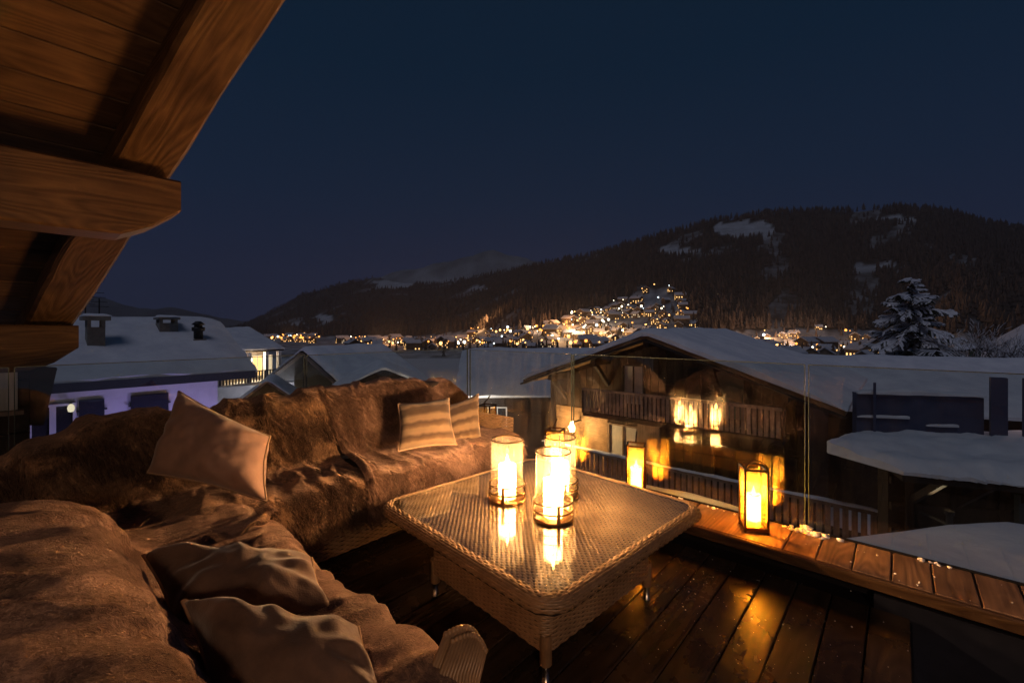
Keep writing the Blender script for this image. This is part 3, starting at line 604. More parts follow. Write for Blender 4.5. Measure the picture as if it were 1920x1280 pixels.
for k, (dx, hh) in enumerate(((2.95, .95), (3.30, .75))):
    an = MB(); an.tube([(dx, -.2, 1.7), (dx, -.2, 1.8+hh)], .02, 5)
    for q in range(4): an.tube([(dx-.25+.04*q, -.2, 2.0+hh*.35+.16*q), (dx+.25-.04*q, -.2, 2.0+hh*.35+.16*q)], .012, 4)
    an.build('antenna', 'metal_dark', wh)
def floodlight(name, label, loc, aim, power, color, size=1.2):
    t = thing(name, label, 'floodlight', loc); MB().box((0, 0, -.1), (.2, .2, .2)).build('base', 'metal_dark', t)
    d = (Vector(aim)-Vector(loc)).normalized()
    MB().box((0, 0, .06), (.3, .16, .2), d.to_track_quat('Y', 'Z').to_matrix()).build('housing', 'metal_dark', t)
    l = lamp('lamp_light', t, d*.2, power, color, .1, 'SPOT', spot_size=size, spot_blend=.6); l.rotation_euler = d.to_track_quat('-Z', 'Y').to_euler(); return t
whM = Matrix.Translation(wh.location) @ Matrix.Rotation(wh.rotation_euler.z, 4, 'Z')
for k, (xx, pw) in enumerate(((5.6, 250), (3.3, 140), (1.4, 30))):
    floodlight('floodlight', ['violet floodlight by the right corner of the white house', 'violet floodlight below the middle of the white house wall', 'dim violet floodlight by the dark windows of the white house'][k], whM @ Vector((xx, -5.1, -3.6)), whM @ Vector((xx, -3.05, -1.3)), pw, (.47, .36, 1.0), 1.9)
    MB().tube([(0, 0, -3.8), (0, 0, -.2)], .05, 6).build('pole', 'metal_dark', bpy.data.objects[[o.name for o in bpy.data.objects if o.name.startswith('floodlight')][-1]])
bk = thing('porch_lamp', 'round glowing porch lamp before the dark window of the white house', 'lamp', whM @ Vector((2.28, -3.35, -.80)))
MB().box((0, .16, .1), (.05, .3, .05)).build('bracket', 'metal_dark', bk); MB().lathe([(.02, .12), (.06, .08), (.08, 0), (.06, -.10), (.01, -.12)], 12).build('globe', emit('globe_soft', (1, .85, .6), 1.0), bk, True)

# apartment house with lit balconies behind the white house
ab, AL, asl = gable_house('balcony_house', 'lit house with white balconies and snowy roof behind the white house', W(34, -.80*34), W(41, -.598*41), 4.2, 1.45, -.28, -9, over=.8, eave=1.2, snow=.28, wall='plaster_warm', seed=17)
for fl, z in enumerate((-.55, -3.0, -5.4)):
    if fl: MB().box((0, -3.9, z), (AL-1.2, 1.5, .22)).build('balcony_floor', 'plaster', ab)
    if fl:
        MB().box((0, -4.6, z+1.0), (AL-1.2, .07, .08)).build('hand_rail', 'chalet_wood', ab)
        bm_ = MB().box((0, 0, 0), (.13, .04, .86)).mesh('baluster', 'chalet_wood')
        for xx in np.arange(-AL/2+.8, AL/2-.7, .26): put('baluster', bm_, ab, (xx, -4.6, z+.56))
for xx in (-2.4, .1, 1.7, AL/2-.75): MB().box((xx, -4.45, -2.9), (.28, .28, 4.9)).build('pillar', 'plaster', ab)
for fl, z in enumerate((-1.7, -4.2)):
    for k, xx in enumerate((-2.4, -.8, .9, 2.0, 3.0)): window(ab, MT(xx, -3.02, z), .9, 1.7, frame='plaster', emi=('lit_window_pale', 'lit_window', 'void', 'lit_window_hot')[(k+fl) % 4])
bl = thing('balcony_lamp', 'bright lamp glowing on the balcony under the snowy eave', 'lamp', (Matrix.Translation(ab.location) @ Matrix.Rotation(ab.rotation_euler.z, 4, 'Z')) @ Vector((.6, -3.8, -1.1)))
MB().lathe([(.02, .3), (.2, .2), (.26, 0), (.18, -.2), (.01, -.25)], 10).build('globe', 'lamp_white', bl, True); MB().box((0, .3, .25), (.05, .6, .05)).build('bracket', 'metal_dark', bl); lamp('lamp_light', bl, (0, -.5, -.1), 260, (1, .72, .4), .2)

# chalet with the open dark gable
p0 = W(25, -.478*25); p1 = W(30, -.293*30)
ga, GL, gs = gable_house('dark_gable_chalet', 'snow roofed chalet with an open dark gable behind the sofa', p0, p1, 4.1, .30, -1.75, -8, over=1.6, eave=.6, snow=.26, wall='dark_timber', seed=23)
for s in (-1, 1): MB().span((-GL/2-.02, 0, .12), (-GL/2-.02, s*4.12, .12-gs*4.12), .07, .34, up=(1, 0, 0)).build('verge_board', 'rail_wood', ga)
cg, cgl, _ = gable_house('brown_gable_house', 'low house with a snow edged brown gable just behind the sofa throw', W(21.5, -.293*21.5), W(26.5, -.30*26.5), 2.5, -.50, -1.55, -8, over=.6, eave=.4, snow=.2, wall='chalet_wood', seed=29)
kg, kgl, _ = gable_house('lit_gable_porch', 'small porch roof with an orange lit underside beside the dark gable', W(22.5, -.56*22.5), W(25.5, -.545*25.5), 1.6, -1.15, -2.45, -8, over=.9, eave=.5, snow=.12, wall='dark_timber', roofw='rail_wood', seed=31)
pl = thing('porch_bulb', 'small warm bulb under the orange lit porch roof', 'lamp', W(22.4, -.575*22.4, -2.5)); MB().lathe([(.01, .1), (.07, .04), (.07, -.04), (.01, -.1)], 8).build('bulb', 'lamp_warm', pl, True); MB().tube([(0, 0, .1), (0, 0, .7)], .02, 5).build('cord', 'metal_dark', pl); lamp('lamp_light', pl, (0, 0, -.2), 30, (1, .6, .25), .1)
# lit terrace between them
tm = thing('lit_pergola', 'white lit terrace pergola between the violet wall and the porch', 'pergola', W(30, -.62*30, -7))
MB().box((0, 0, 3.0), (7.0, 4.0, .25), Matrix.Rotation(-.2, 3, 'Z')).build('roof', 'plaster', tm)
for k in range(6): MB().box((-2.5+1.0*k, -1.5+.2*k, 1.5), (.25, .25, 3.0)).build('pillar', 'plaster', tm)
for k in range(4): MB().box((-2.0+1.0*k, -.9+.2*k, 1.6), (.5, .08, 2.2)).build('window', 'lit_window_pale', tm)
MB().box((2.4, 1.5, 2.2), (7.0, .3, 4.4), Matrix.Rotation(-.2, 3, 'Z')).build('wall', 'plaster', tm)
lamp('lamp_light', tm, (-1.0, -2.4, 2.4), 420, (1, .78, .5), .2); lamp('lamp_light', tm, (2.6, -2.0, 3.5), 260, (.9, .86, 1), .2)

# wide snowy roof seen through the rimed pane
wr, wrl, _ = gable_house('wide_roof_house', 'house with a wide pale snow roof behind the rimed glass pane', W(28, -.112*28), W(28.5, .42*28.5), 5.2, .08, -2.1, -9, over=.5, eave=.6, snow=.25, wall='chalet_wood', seed=37)
for k, xx in enumerate((-wrl/2+1.6, -wrl/2+3.2)): window(wr, MT(xx-1.0, -4.62, -3.4), .9, 1.3, frame='plaster', emi='lit_window_hot' if k == 0 else 'void')
wp = thing('wall_lantern', 'white wall lamp lighting the snow under the wide roof', 'lamp', (Matrix.Translation(wr.location) @ Matrix.Rotation(wr.rotation_euler.z, 4, 'Z')) @ Vector((-wrl/2+.6, -5.6, -2.9)))
MB().lathe([(.01, .15), (.12, .08), (.12, -.08), (.01, -.15)], 8).build('globe', 'lamp_white', wp, True); MB().box((0, .3, .1), (.05, .6, .05)).build('bracket', 'metal_dark', wp); lamp('lamp_light', wp, (-.3, -.6, 0), 300, (1, .86, .7), .2)
# snow bank lit beside it
# long snowy roof on the right
lr, lrl, _ = gable_house('long_roof_house', 'long low house with an unbroken snow roof below the big spruce', W(27, .60*27), W(22, 1.30*22), 6.0, -.28, -2.4, -8, over=.4, eave=.6, snow=.3, wall='chalet_wood', seed=41)

# lower snowy roof to the right, blue panel and posts standing in for glass reflections behind it
lo = thing('low_roof_annex', 'annex with a lumpy low snow roof and dark beams right of the chalet', 'annex', (0, 0, 0))
A = pix(1548, 832, 11.0); Bv = pix(1692, 888, 9.3); Cc = W(8.2, 1.36*8.2, Bv.z); Dd = W(12.5, 1.36*12.5, -1.62); Ee = W(12.5, .79*12.5, -1.62)
P = []
for i in range(60):
    u = i/59; row = []
    lo_ = Bv.lerp(Cc, u); hi_ = Ee.lerp(Dd, u); mid_ = A.lerp(W(10.4, 1.36*10.4, -1.48), u)
    for j in range(30):
        v = j/29; q = (lo_.lerp(mid_, v*2) if v < .5 else mid_.lerp(hi_, v*2-1)); ed = min(1, (min(j, i*.8)+.3)/3)**.6
        q = q+Vector((0, 0, .22*ed+.09*fbm(q*1.3, 4)))
        if j == 0: q += FW*(-.12*abs(fbm(Vector((u*26, 3, 1)), 3))*1.6)+Vector((0, 0, -.03))
        row.append(tuple(q))
    P.append(row)
P = np.array(P); B_ = P.copy(); B_[..., 2] = np.array([[(Bv.z-.02)+(Ee.z-Bv.z)*(j/29) for j in range(30)] for i in range(60)])
m = MB().grid(P); m.grid(np.stack([B_[:, 0], P[:, 0]], 0)); m.grid(np.stack([P[0], B_[0]], 0)); m.build('roof_snow', 'snow', lo, True)
rb = MB(); rb.add([Bv-Vector((0, 0, .02)), Cc-Vector((0, 0, .02)), Dd-Vector((0, 0, .1)), Ee-Vector((0, 0, .1)), Bv-Vector((0, 0, .16)), Cc-Vector((0, 0, .16)), Dd-Vector((0, 0, .24)), Ee-Vector((0, 0, .24))], [(0, 1, 2, 3), (7, 6, 5, 4), (0, 4, 5, 1), (3, 7, 4, 0)]); rb.build('roof', 'dark_timber', lo)
wz0, wz1 = -7.4, Bv.z-.2
wa, wb = W(10.6, .86*10.6), W(9.6, 1.42*9.6)
MB().prism([(wa.x, wa.y, wz0), (wb.x, wb.y, wz0), (wb.x, wb.y, wz1), (wa.x, wa.y, wz1)], FW*.3).build('wall', 'chalet_wood', lo)
for k in range(5):
    q = wa.lerp(wb, .08+.2*k); MB().span(q+Vector((0, 0, wz1-.9))-FW*.02, q-FW*.95+RT*.05+Vector((0, 0, wz1-.02)), .14, .14).build('bracket', 'chalet_wood', lo)
    MB().box(q-FW*.1+Vector((0, 0, wz1-1.6)), (.16, .16, 3.2)).build('post', 'chalet_wood', lo)
for k in range(3): MB().span(wa-FW*.06+Vector((0, 0, wz1-.35-.62*k)), wb-FW*.06+Vector((0, 0, wz1-.35-.62*k)), .08, .16).build('beam', 'chalet_wood', lo)
q = W(9.7, 1.20*9.7, 0)
MB().box((q.x, q.y, -2.9), (.9, .1, 1.4), Matrix.Rotation(YAW-R_(90), 3, 'Z')).build('door', 'green_shutter', lo)
sp = W(9.6, 1.0*9.6, -2.62)
ul = thing('uplight', 'small white uplight shining on the annex wall beneath the snow roof', 'lamp', sp); MB().lathe([(.06, -.25), (.06, 0), (.09, .02), (.09, .1)], 10).build('housing', 'metal_dark', ul, True); MB().disc((0, 0, .03), .05, 10).build('lens', 'sconce_glow', ul)
l = lamp('lamp_light', ul, (0, 0, .15), 30, (1, .86, .55), .03, 'SPOT', spot_size=1.5, spot_blend=.7); l.rotation_euler = (FW*.55+Vector((0, 0, 1))).to_track_quat('-Z', 'Y').to_euler()
MB().span((0, 0, -.2), FW*.7+Vector((0, 0, -.2)), .06, .06).build('arm', 'metal_dark', ul)
bs = thing('reflection_standin', 'dark blue snow topped panel standing in for glass reflections on the annex roof', 'screen', (0, 0, 0))
s0, s1 = W(12.2, (1606-960)/FPX*12.2), W(11.6, (1845-960)/FPX*11.6)
MB().prism([(s0.x, s0.y, -1.75), (s1.x, s1.y, -1.75), (s1.x, s1.y, -.36), (s0.x, s0.y, -.30)], FW*.15).build('panel', 'reflection_standin', bs)
m = MB(); snow_slab(m, 0, (s1-s0).length, [(-.1, 0), (.2, 0)], .10, 4, 40, 8); o = m.build('cap_snow', 'snow', bs, True, (s0.x, s0.y, -.33)); o.rotation_euler = (0, 0, math.atan2((s1-s0).y, (s1-s0).x))
for zz, f0, f1 in ((-.98, .0, .42), (-1.16, .55, .80)):
    m = MB(); snow_slab(m, 0, (s1-s0).length*(f1-f0), [(-.05, 0), (.03, 0)], .04, 6, 24, 6); q = s0.lerp(s1, f0)-FW*.03; o = m.build('ledge_snow', 'snow', bs, True, (q.x, q.y, zz)); o.rotation_euler = (0, 0, math.atan2((s1-s0).y, (s1-s0).x))
for px_, d_, w_, zt in ((1872, 11.4, .30, .2), (1640, 12.0, .06, .0), (1868+52, 11.3, .06, .2)):
    q = W(d_, (px_-960)/FPX*d_); MB().box((q.x, q.y, (zt-1.75)/2), (w_, w_, zt+1.75)).build('post', 'reflection_standin', bs)
pk = thing('rosy_fill_lamp', 'small rosy lamp added to tint the snow behind the dark blue panel', 'lamp', W(13.4, 1.20*13.4, -.9)); MB().lathe([(.01, .1), (.06, .05), (.06, -.05), (.01, -.1)], 8).build('globe', emit('rose', (1, .6, .5), 4), pk, True); MB().tube([(0, 0, -1.6), (0, 0, -.1)], .02, 5).build('pole', 'metal_dark', pk); lamp('lamp_light', pk, (0, 0, .3), 55, (1, .55, .5), .2)  # lamp added to give the annex snow a pink light

# flat snowy roof just below the terrace
fl = thing('flat_roof_annex', 'flat annex roof under smooth blue snow just outside the glass', 'annex', (0, 0, 0))
poly = [(3.62, -4.2), (8.2, -4.2), (7.6, -.9), (6.9, -.35), (5.7, .42), (4.4, 1.25), (3.62, 1.75)]
pts = []
n_ = 48
for i in range(n_):
    u = i/(n_-1); yy = -4.2+5.95*u; xe = lerp_list(yy, [(-4.2, 8.2), (-.9, 7.6), (-.35, 6.9), (.42, 5.7), (1.25, 4.4), (1.75, 3.75)])
    row = []
    for j in range(30):
        v = j/29; xx = 3.62+(xe-3.62)*v; e_ = min(1, (min(29-j, n_-1-i)+.2)/3)**.5; row.append((xx, yy, -.93+.28*e_+.03*fbm(Vector((xx*.8, yy*.8, 2)), 3)))
    pts.append(row)
MB().grid(np.array(pts), flip=True).build('roof_snow', 'snow', fl, True)
MB().prism([(x, y, -7.4) for x, y in poly], (0, 0, 6.46)).build('wall', 'dark_timber', fl)

# spruce, shrubs, snow capped post
def spruce(loc, H, Rm, seed):
    rr = random.Random(seed); t = thing('spruce_tree', 'tall spruce with drooping snow laden branches behind the long roof', 'tree', loc)
    MB().tube([(0, 0, 0), (.1, 0, H*.5), (0, .1, H*.97)], lambda s: .32*(1-s)+.03, 8).build('trunk', 'bark', t, True)
    cw = MB(); sn = MB(); z = H*.16
    while z < H*.98:
        f = (z/H); L = Rm*(1-f)**.62*(.95 if f < .9 else .9)+.35; nb = 7 if f < .8 else 6; a0 = rr.random()*6.28
        for k in range(nb):
            a = a0+2*math.pi*k/nb+rr.uniform(-.4, .4); l = L*rr.uniform(.55, 1.22); dr = rr.uniform(.15, .85)*(1.15-f*.7); dx, dy = math.cos(a), math.sin(a); pts = []
            zz = z+rr.uniform(-.55, .55)
            for q in range(7):
                s = q/6; pts.append(Vector((dx*l*s, dy*l*s, zz+l*(.10*s-dr*s*s*1.2+.12*s**4))))
            if rr.random() < .18: continue
            cw.tube(pts, lambda s: .035*(1-s)+.012, 4)
            for q in range(1, 7):
                p = pts[q]; tn = (pts[q]-pts[q-1]).normalized(); sd = tn.cross(Vector((0, 0, 1))).normalized()
                for sgn in (-1, 1):
                    for r_ in range(4):
                        b = p-tn*(r_*.25*l/6); wl = .34*l*(1-.55*q/6)*rr.uniform(.5, 1.1); tip = b+sd*sgn*wl*.75+tn*wl*.55+Vector((0, 0, -wl*rr.uniform(.15, 1.1)))
                        up = Vector((0, 0, .035)); cw.add([b-tn*.05, b+tn*.07, tip+tn*.03, tip-tn*.02], [(0, 1, 2, 3)]); cw.add([b+up*1.2, b-up*2.2, tip-up*1.5, tip], [(0, 1, 2, 3)])
                        if rr.random() < .9: sn.add([b-tn*.09+up, b+tn*.11+up, tip.lerp(b, .05)+tn*.08+up, tip.lerp(b, .05)-tn*.06+up], [(0, 1, 2, 3)])
            sn.tube([p+Vector((0, 0, .05)) for p in pts[1:]], lambda s: .10*(1-.5*s)*rr.uniform(.6, 1.3), 5)
        z += H*.021*rr.uniform(.7, 1.3)
    cw.build('crown', 'needles', t); sn.build('branch_snow', 'snow', t); return t
spruce(W(33, .912*33, -8.0), 13.2, 4.7, 5)
def shrub(name, label, loc, H, seed, n=22, mat='bark'):
    rr = random.Random(seed); t = thing(name, label, 'tree', loc); m = MB(); s = MB()
    def grow(p, d, l, r, lev):
        q = p+d*l*.5+Vector((rr.uniform(-.05, .05), rr.uniform(-.05, .05), 0))*l; e = p+d*l; m.tube([p, q, e], lambda u: r*(1-.4*u), 3 if lev > 1 else 5, caps=False)
        if lev >= 1 and rr.random() < .8: s.tube([q+Vector((0, 0, r*.8)), e+Vector((0, 0, r*.8))], max(.012, r*.8), 3)
        if lev >= 4: return
        for k in range(3 if lev else 4):
            nd = (d+Vector((rr.uniform(-1, 1), rr.uniform(-1, 1), rr.uniform(-.35, .6)))*.75).normalized(); grow(p.lerp(e, rr.uniform(.45, 1)), nd, l*rr.uniform(.5, .78), r*.6, lev+1)
    for k in range(n): a = rr.random()*6.28; grow(Vector((rr.uniform(-.8, .8), rr.uniform(-.8, .8), 0)), Vector((math.cos(a)*.45, math.sin(a)*.45, 1)).normalized(), H*rr.uniform(.3, .45), .05, 0)
    m.build('trunk', mat, t); s.build('crown', 'snow', t); return t
shrub('bare_tree', 'frosted leafless tree at the right edge above the long roof', W(25, 1.13*25, -3.2), 6.0, 3, 12)
shrub('bare_tree', 'thin frosted leafless tree between the spruce and the snow capped post', W(31, 1.06*31, -4.5), 5.2, 8, 6)
sp_ = thing('snow_capped_post', 'pale green post shelter wearing a thick cap of snow beside the bare tree', 'shelter', W(29, 1.053*29, -.02))
MB().box((0, 0, -1.6), (.34, .34, 3.6)).build('post', 'green_paint', sp_); MB().box((.3, -.3, -1.6), (.2, .2, 3.6)).build('post', 'green_paint', sp_)
rzz = YAW-R_(90)
for s in (-1, 1): MB().span(RT*0+Vector((0, 0, .28)), RT*(1.0*s)+Vector((0, 0, .05)), .8, .06).build('roof', 'dark_timber', sp_)
m = MB(); snow_slab(m, -.45, .45, [(-1.0, .08), (-.3, .26), (0, .36), (.3, .26), (1.05, .10)], .16, 6, 14, 26); m.build('cap_snow', 'snow', sp_, True, (0, 0, 0), (0, 0, YAW+R_(0)))
spl = lamp('lamp_light', ul, (0, 0, 0), 0.01, (1, 1, 1), .05); bpy.data.objects.remove(spl)
kn = MB(); K = []
for i in range(40):
    u = i/39; row = []
    for j in range(16):
        v = j/15; d = 42+30*v; px = 1790+520*u; z = -3+lerp_list(px, [(1790, -1), (1850, 2.2), (1920, 5.4), (2310, 9)])*math.sin(math.pi*min(1, v*1.2)*.5); q = W(d, (px-960)/FPX*d, z); row.append(tuple(q))
    K.append(row)
tag(kn.grid(np.array(K)).build('knoll', 'snow', None, True), 'snowy knoll rising at the right edge', kind='structure')
# ------------------------------------------------------------------ own roof over the terrace
rf = thing('chalet_roof', 'warm timber roof overhang with planks, purlins and carved rafter overhead', 'roof', (0, 0, 0))
P1 = W(2.6, -2.012, 2.347); P2 = W(3.458, -3.437, 1.496); rv = (P2-P1); vu = rv.normalized(); exv = Vector((1, 0, 0))
nrm = exv.cross(vu); nrm = nrm if nrm.z > 0 else -nrm; nrm.normalize(); wv = nrm.cross(exv).normalized()      # across the planks, in the roof plane
if wv.y < 0: wv = -wv
Mp = Matrix((exv, wv, nrm)).transposed()
def rp_(s): return P1+vu*s
def rough_beam(L, w, h, seed, cham=.018, cut=None, amp=.006):
    """sawn beam along x with slightly wavy arrises; cut = undercut (length, height) at the +x end"""
    n = 40; P = []
    for i in range(n):
        x = -L/2+L*i/(n-1); z0 = -h/2
        if cut and x > L/2-cut[0]: z0 = -h/2+cut[1]*((x-(L/2-cut[0]))/cut[0])
        sec = [(-w/2+cham, z0), (w/2-cham, z0), (w/2, z0+cham), (w/2, h/2-cham), (w/2-cham, h/2), (-w/2+cham, h/2), (-w/2, h/2-cham), (-w/2, z0+cham)]
        P.append([(x, y+amp*noise.noise(Vector((x*2.3, y*9, seed))), z+amp*noise.noise(Vector((x*2.7, z*9, seed+5)))) for y, z in sec])
    m = MB().grid(np.array(P), wrap=True); k = len(m.v)-8; m.f += [tuple(range(7, -1, -1))[::-1], tuple(k+i for i in range(8))[::-1]]; m.m += [0, 0]; return m
pw = .205; pm = MB().box((0, 0, 0), (5.2, pw-.006, .028), ch=.004).mesh('plank', 'soffit_wood')
for k in range(-24, 13):
    c = P1+nrm*(.185)+wv*(k*pw); xe = rp_((c-P1).dot(wv)/vu.dot(wv)).x - .16
    o = put('plank', pm, rf); o.matrix_world = Matrix.Translation((xe-2.6, c.y, c.z)) @ Mp.to_4x4()
tp = MB(); a0, a1 = rp_(-5.2), rp_(3.2); off = nrm*.205
tp.prism([a0+off+exv*(-.03), a1+off+exv*(-.03), a1+off+exv*(-6), a0+off+exv*(-6)], nrm*.12); tp.build('roof_deck', 'dark_timber', rf)
m = MB(); snow_slab(m, -6, -.9, [(-5.6, 0), (2.4, 0)], .3, 5, 20, 20); o = m.build('roof_snow', 'snow', rf, True); o.matrix_world = Matrix.Translation(Vector((rp_(0).x, P1.y, P1.z))+nrm*.33) @ Mp.to_4x4()
for k, (xo, w) in enumerate(((-.145, .27), (-1.75, .2))):      # verge rafter and the next one in
    L = 8.3; mid = rp_(-1.0)+exv*(xo+.0)+nrm*.085; y = nrm.cross(vu).normalized(); M = Matrix((vu, y, nrm)).transposed()
    b = rough_beam(L, w, .16, 3+k, .02, None, .012).build('rafter', 'beam_wood', rf, False); b.matrix_world = Matrix.Translation(mid) @ M.to_4x4()
for yn, zt, xe in ((3.083, 2.30, .62), (4.70, 1.487, .31), (1.15, 3.22, .95), (-.9, 4.2, 1.2)):
    b = rough_beam(5.0, .26, .345, yn, .012, (.20, .17), .008).build('purlin', 'beam_wood', rf, False, (xe-2.5, yn+.13, zt-.172))
cw_ = thing('chalet_wall', 'dark timber wall of the own chalet at the left edge', 'wall', (0, 0, 0))
for k in range(22): MB().box((-.74, 4.87, -2.9+.19*k+.09), (1.6, .2, .184), ch=.006).build('log', 'chalet_wood', cw_)
MB().box((-.10, 4.74, 1.02), (.20, .05, .28)).build('window', 'curtain', cw_); MB().box((-.10, 4.73, .86), (.26, .09, .03)).build('sill', 'rail_wood', cw_)
MB().span((.05, 4.86, .75), (.12, 4.86, 1.17), .16, .16).build('bracket', 'chalet_wood', cw_)

fw_ = thing('chalet_facade', 'timber facade of the own chalet behind the sofa end', 'wall', (0, 0, 0))
for k in range(30): MB().box((-1.36, 0.0, -2.9+.19*k+.09), (.2, 7.0, .184), ch=.006).build('log', 'facade_wood', fw_)
sc_ = thing('fill_sconce', 'unseen warm fill sconce on the own chalet facade', 'lamp', (-1.12, -1.5, 2.05))  # unseen lamp, added for the warm light on table skirt and sofa arm
MB().box((-.11, 0, .02), (.03, .12, .3), ch=.005).build('back_plate', 'bronze', sc_); MB().box((-.05, 0, .16), (.12, .03, .03)).build('arm', 'bronze', sc_); MB().lathe([(.02, .14), (.09, .12), (.12, 0), (.09, -.14), (.01, -.16)], 16).build('globe', 'sconce_glow', sc_, True)
l = lamp('lamp_light', sc_, (.16, 0, -.02), 130, (1, .60, .36), .14, 'SPOT', spot_size=R_(104), spot_blend=.5); l.rotation_euler = Vector((.55, 1.0, -.42)).to_track_quat('-Z', 'Y').to_euler(); MB().lathe([(.05, .17), (.15, .12), (.15, .11), (.05, .15)], 16).build('shade', 'bronze', sc_, True)
# ------------------------------------------------------------------ deck, ledge, glass
fd = tag(bpy.data.objects.new('deck', None), 'dark wet timber deck', kind='structure'); COL.objects.link(fd)
bw = .160; me = MB().box((0, 0, 0), (4.3, bw-.007, .03), ch=.003).mesh('board', 'deck_wood')
k = 0; y = -.045
while y < 3.6:
    put('board', me, fd, (.82+random.uniform(-.004, .004), y+bw/2, -.015+random.uniform(-.0012, .0012)), (random.uniform(-.002, .002), 0, 0)); y += bw
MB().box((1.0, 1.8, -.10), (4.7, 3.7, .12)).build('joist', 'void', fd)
sk = thing('sunken_cover', 'dark blue sunken cover at the corner beyond the deck boards', 'cover', (0, 0, 0))
MB().box((1.6, -1.7, -.42), (2.9, 3.2, .25), ch=.03).build('cover', 'shutter', sk); MB().span((2.35, -.35, -.25), (3.0, -.85, -.25), .03, .03).build('edge_bar', 'steel', sk)
MB().box((3.06, -1.4, -.2), (.10, 3.0, .5)).build('side', 'shutter', sk)
lg = thing('ledge', 'weathered plank ledge running under the glass balustrade', 'ledge', (0, 0, 0))
lm_ = [MB().box((0, 0, 0), (.385, w-.005, .05), ch=.005).mesh('plank', 'ledge_wood') for w in (.16, .48)]
yl = 3.50
for k in range(40):
    big = abs(yl-.99) < .09
    if big: yl = .99
    w = .48 if big else .16; put('plank', lm_[1 if big else 0], lg, (3.148+random.uniform(-.002, .002), yl-w/2, .145+random.uniform(-.0015, .0015))); yl -= w
    if yl < -1.6: break
rough_beam(5.2, .035, .062, 8, .006, None, .002).build('front_board', 'beam_wood', lg, False, (2.938, .95, .138), (0, 0, R_(90)))
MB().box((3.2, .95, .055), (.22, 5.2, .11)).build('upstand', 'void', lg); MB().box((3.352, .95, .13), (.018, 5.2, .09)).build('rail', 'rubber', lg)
def glass(name, label, a, b, z0, z1, mat):
    a, b = Vector((*a, 0)), Vector((*b, 0)); t = thing(name, label, 'glass panel', (a+b)/2, math.atan2((b-a).y, (b-a).x), 'glass panels round the terrace'); L = (b-a).length
    MB().box((0, 0, (z0+z1)/2), (L-.008, .016, z1-z0-.004)).build('pane', mat, t)
    for s in (-1, 1): MB().box((s*(L/2-.003), 0, (z0+z1)/2), (.004, .017, z1-z0)).build('edge', 'glass_edge', t)
    MB().box((0, 0, z1), (L-.012, .017, .004)).build('edge', 'glass_edge', t); return t
surf('glass_edge', (.05, .065, .06), rough=.2, spec=.5)
GT = 1.225
glass('glass_panel', 'glass pane at the far end of the ledge with rimed surface', (3.375, 3.62), (3.375, 2.25), .06, GT, 'rimed_glass')
glass('glass_panel', 'clear glass pane mirroring the candles in front of the timber chalet', (3.375, 2.235), (3.375, .452), .06, GT, 'glass_pane')
glass('glass_panel', 'clear glass pane at the right edge before the snowy annex', (3.375, .438), (3.375, -1.5), .06, GT, 'glass_pane')
glass('glass_panel', 'glass pane behind the sofa corner by the striped cushions', (3.36, 3.64), (1.565, 3.64), .06, GT+.015, 'glass_pane')
glass('glass_panel', 'glass pane behind the big tan cushion', (1.55, 3.64), (-.015, 3.64), .06, GT+.02, 'glass_pane')
glass('glass_panel', 'glass pane in the left corner by the chalet wall', (-.03, 3.64), (-1.5, 3.64), .06, GT+.02, 'glass_pane')
for yy in (2.6, 1.35, .2): MB().box((3.375, yy, .07), (.05, .10, .12)).build('clamp', 'steel', lg)

# ------------------------------------------------------------------ wicker weave
def weave(m, f, us, vlen, pitch, rows, amp, w, thick, phase=0.0, closed=False):
    """rows of flat strands on a surface; f(s, t) -> (point, normal): s along a strand (0..us), t across"""
    n = max(8, int(us/(pitch*.5)))
    for r in range(rows):
        t = (r+.5)/rows*vlen; k = len(m.v); ph = (r % 2)*math.pi+phase
        for i in range(n+1):
            s = us*i/n; p, nn = f(s, t); p2, _ = f(min(us, s+.002), t); tg = (p2-p)
            if tg.length < 1e-6: p3, _ = f(s-.002, t); tg = p-p3
            tg.normalize(); sd = nn.cross(tg).normalized(); h = amp*(1+.5*noise.noise(Vector((s*9, r*.7, 1))))*math.sin(2*math.pi*s/(2*pitch)+ph+.7*noise.noise(Vector((s*3, r*.35, 4)))); q = p+nn*h+sd*(w*.22*noise.noise(Vector((s*7, r*1.7, 8)))); 
            for o_, hh in ((-.5, -thick*.6), (-.28, thick*.35), (.28, thick*.35), (.5, -thick*.6)): m.v.append(tuple(q+sd*(w*o_)+nn*hh))
        for i in range(n):
            for j in range(3): a = k+i*4+j; m.f.append((a, a+4, a+5, a+1)); m.m.append(0)
    return m
def rrect(size, r):
    """perimeter of a rounded square: function of arc length -> (x, y, nx, ny), total length"""
    h = size/2-r; seg = 2*h; arc = math.pi*r/2; tot = 4*(seg+arc)
    def f(s):
        s %= tot; k = int(s//(seg+arc)); s -= k*(seg+arc); a = k*math.pi/2
        if s < seg: x, y, nx, ny = -h+s, -h-r, 0, -1
        else: th = (s-seg)/r; x, y, nx, ny = h+r*math.sin(th), -h-r*math.cos(th), math.sin(th), -math.cos(th)
        c, sn = math.cos(a), math.sin(a); return x*c-y*sn, x*sn+y*c, nx*c-ny*sn, nx*sn+ny*c
    return f, tot
TR = R_(-5); tb = thing('coffee_table', 'large square woven wicker coffee table with glass top', 'table', (2.06, 1.60, 0), TR)
S = 1.42; TZ = .42
pf, pt = rrect(S-.03, .13)
def outline(sz, r, z, n=72):
    f, L = rrect(sz, r); return [(f(L*i/n)[0], f(L*i/n)[1], z) for i in range(n)]
def slab(sz, r, z0, z1): 
    m = MB(); m.prism(outline(sz, r, z0), (0, 0, z1-z0)); return m
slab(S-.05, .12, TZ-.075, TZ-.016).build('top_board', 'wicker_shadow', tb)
m = MB(); hs_ = S/2-.07
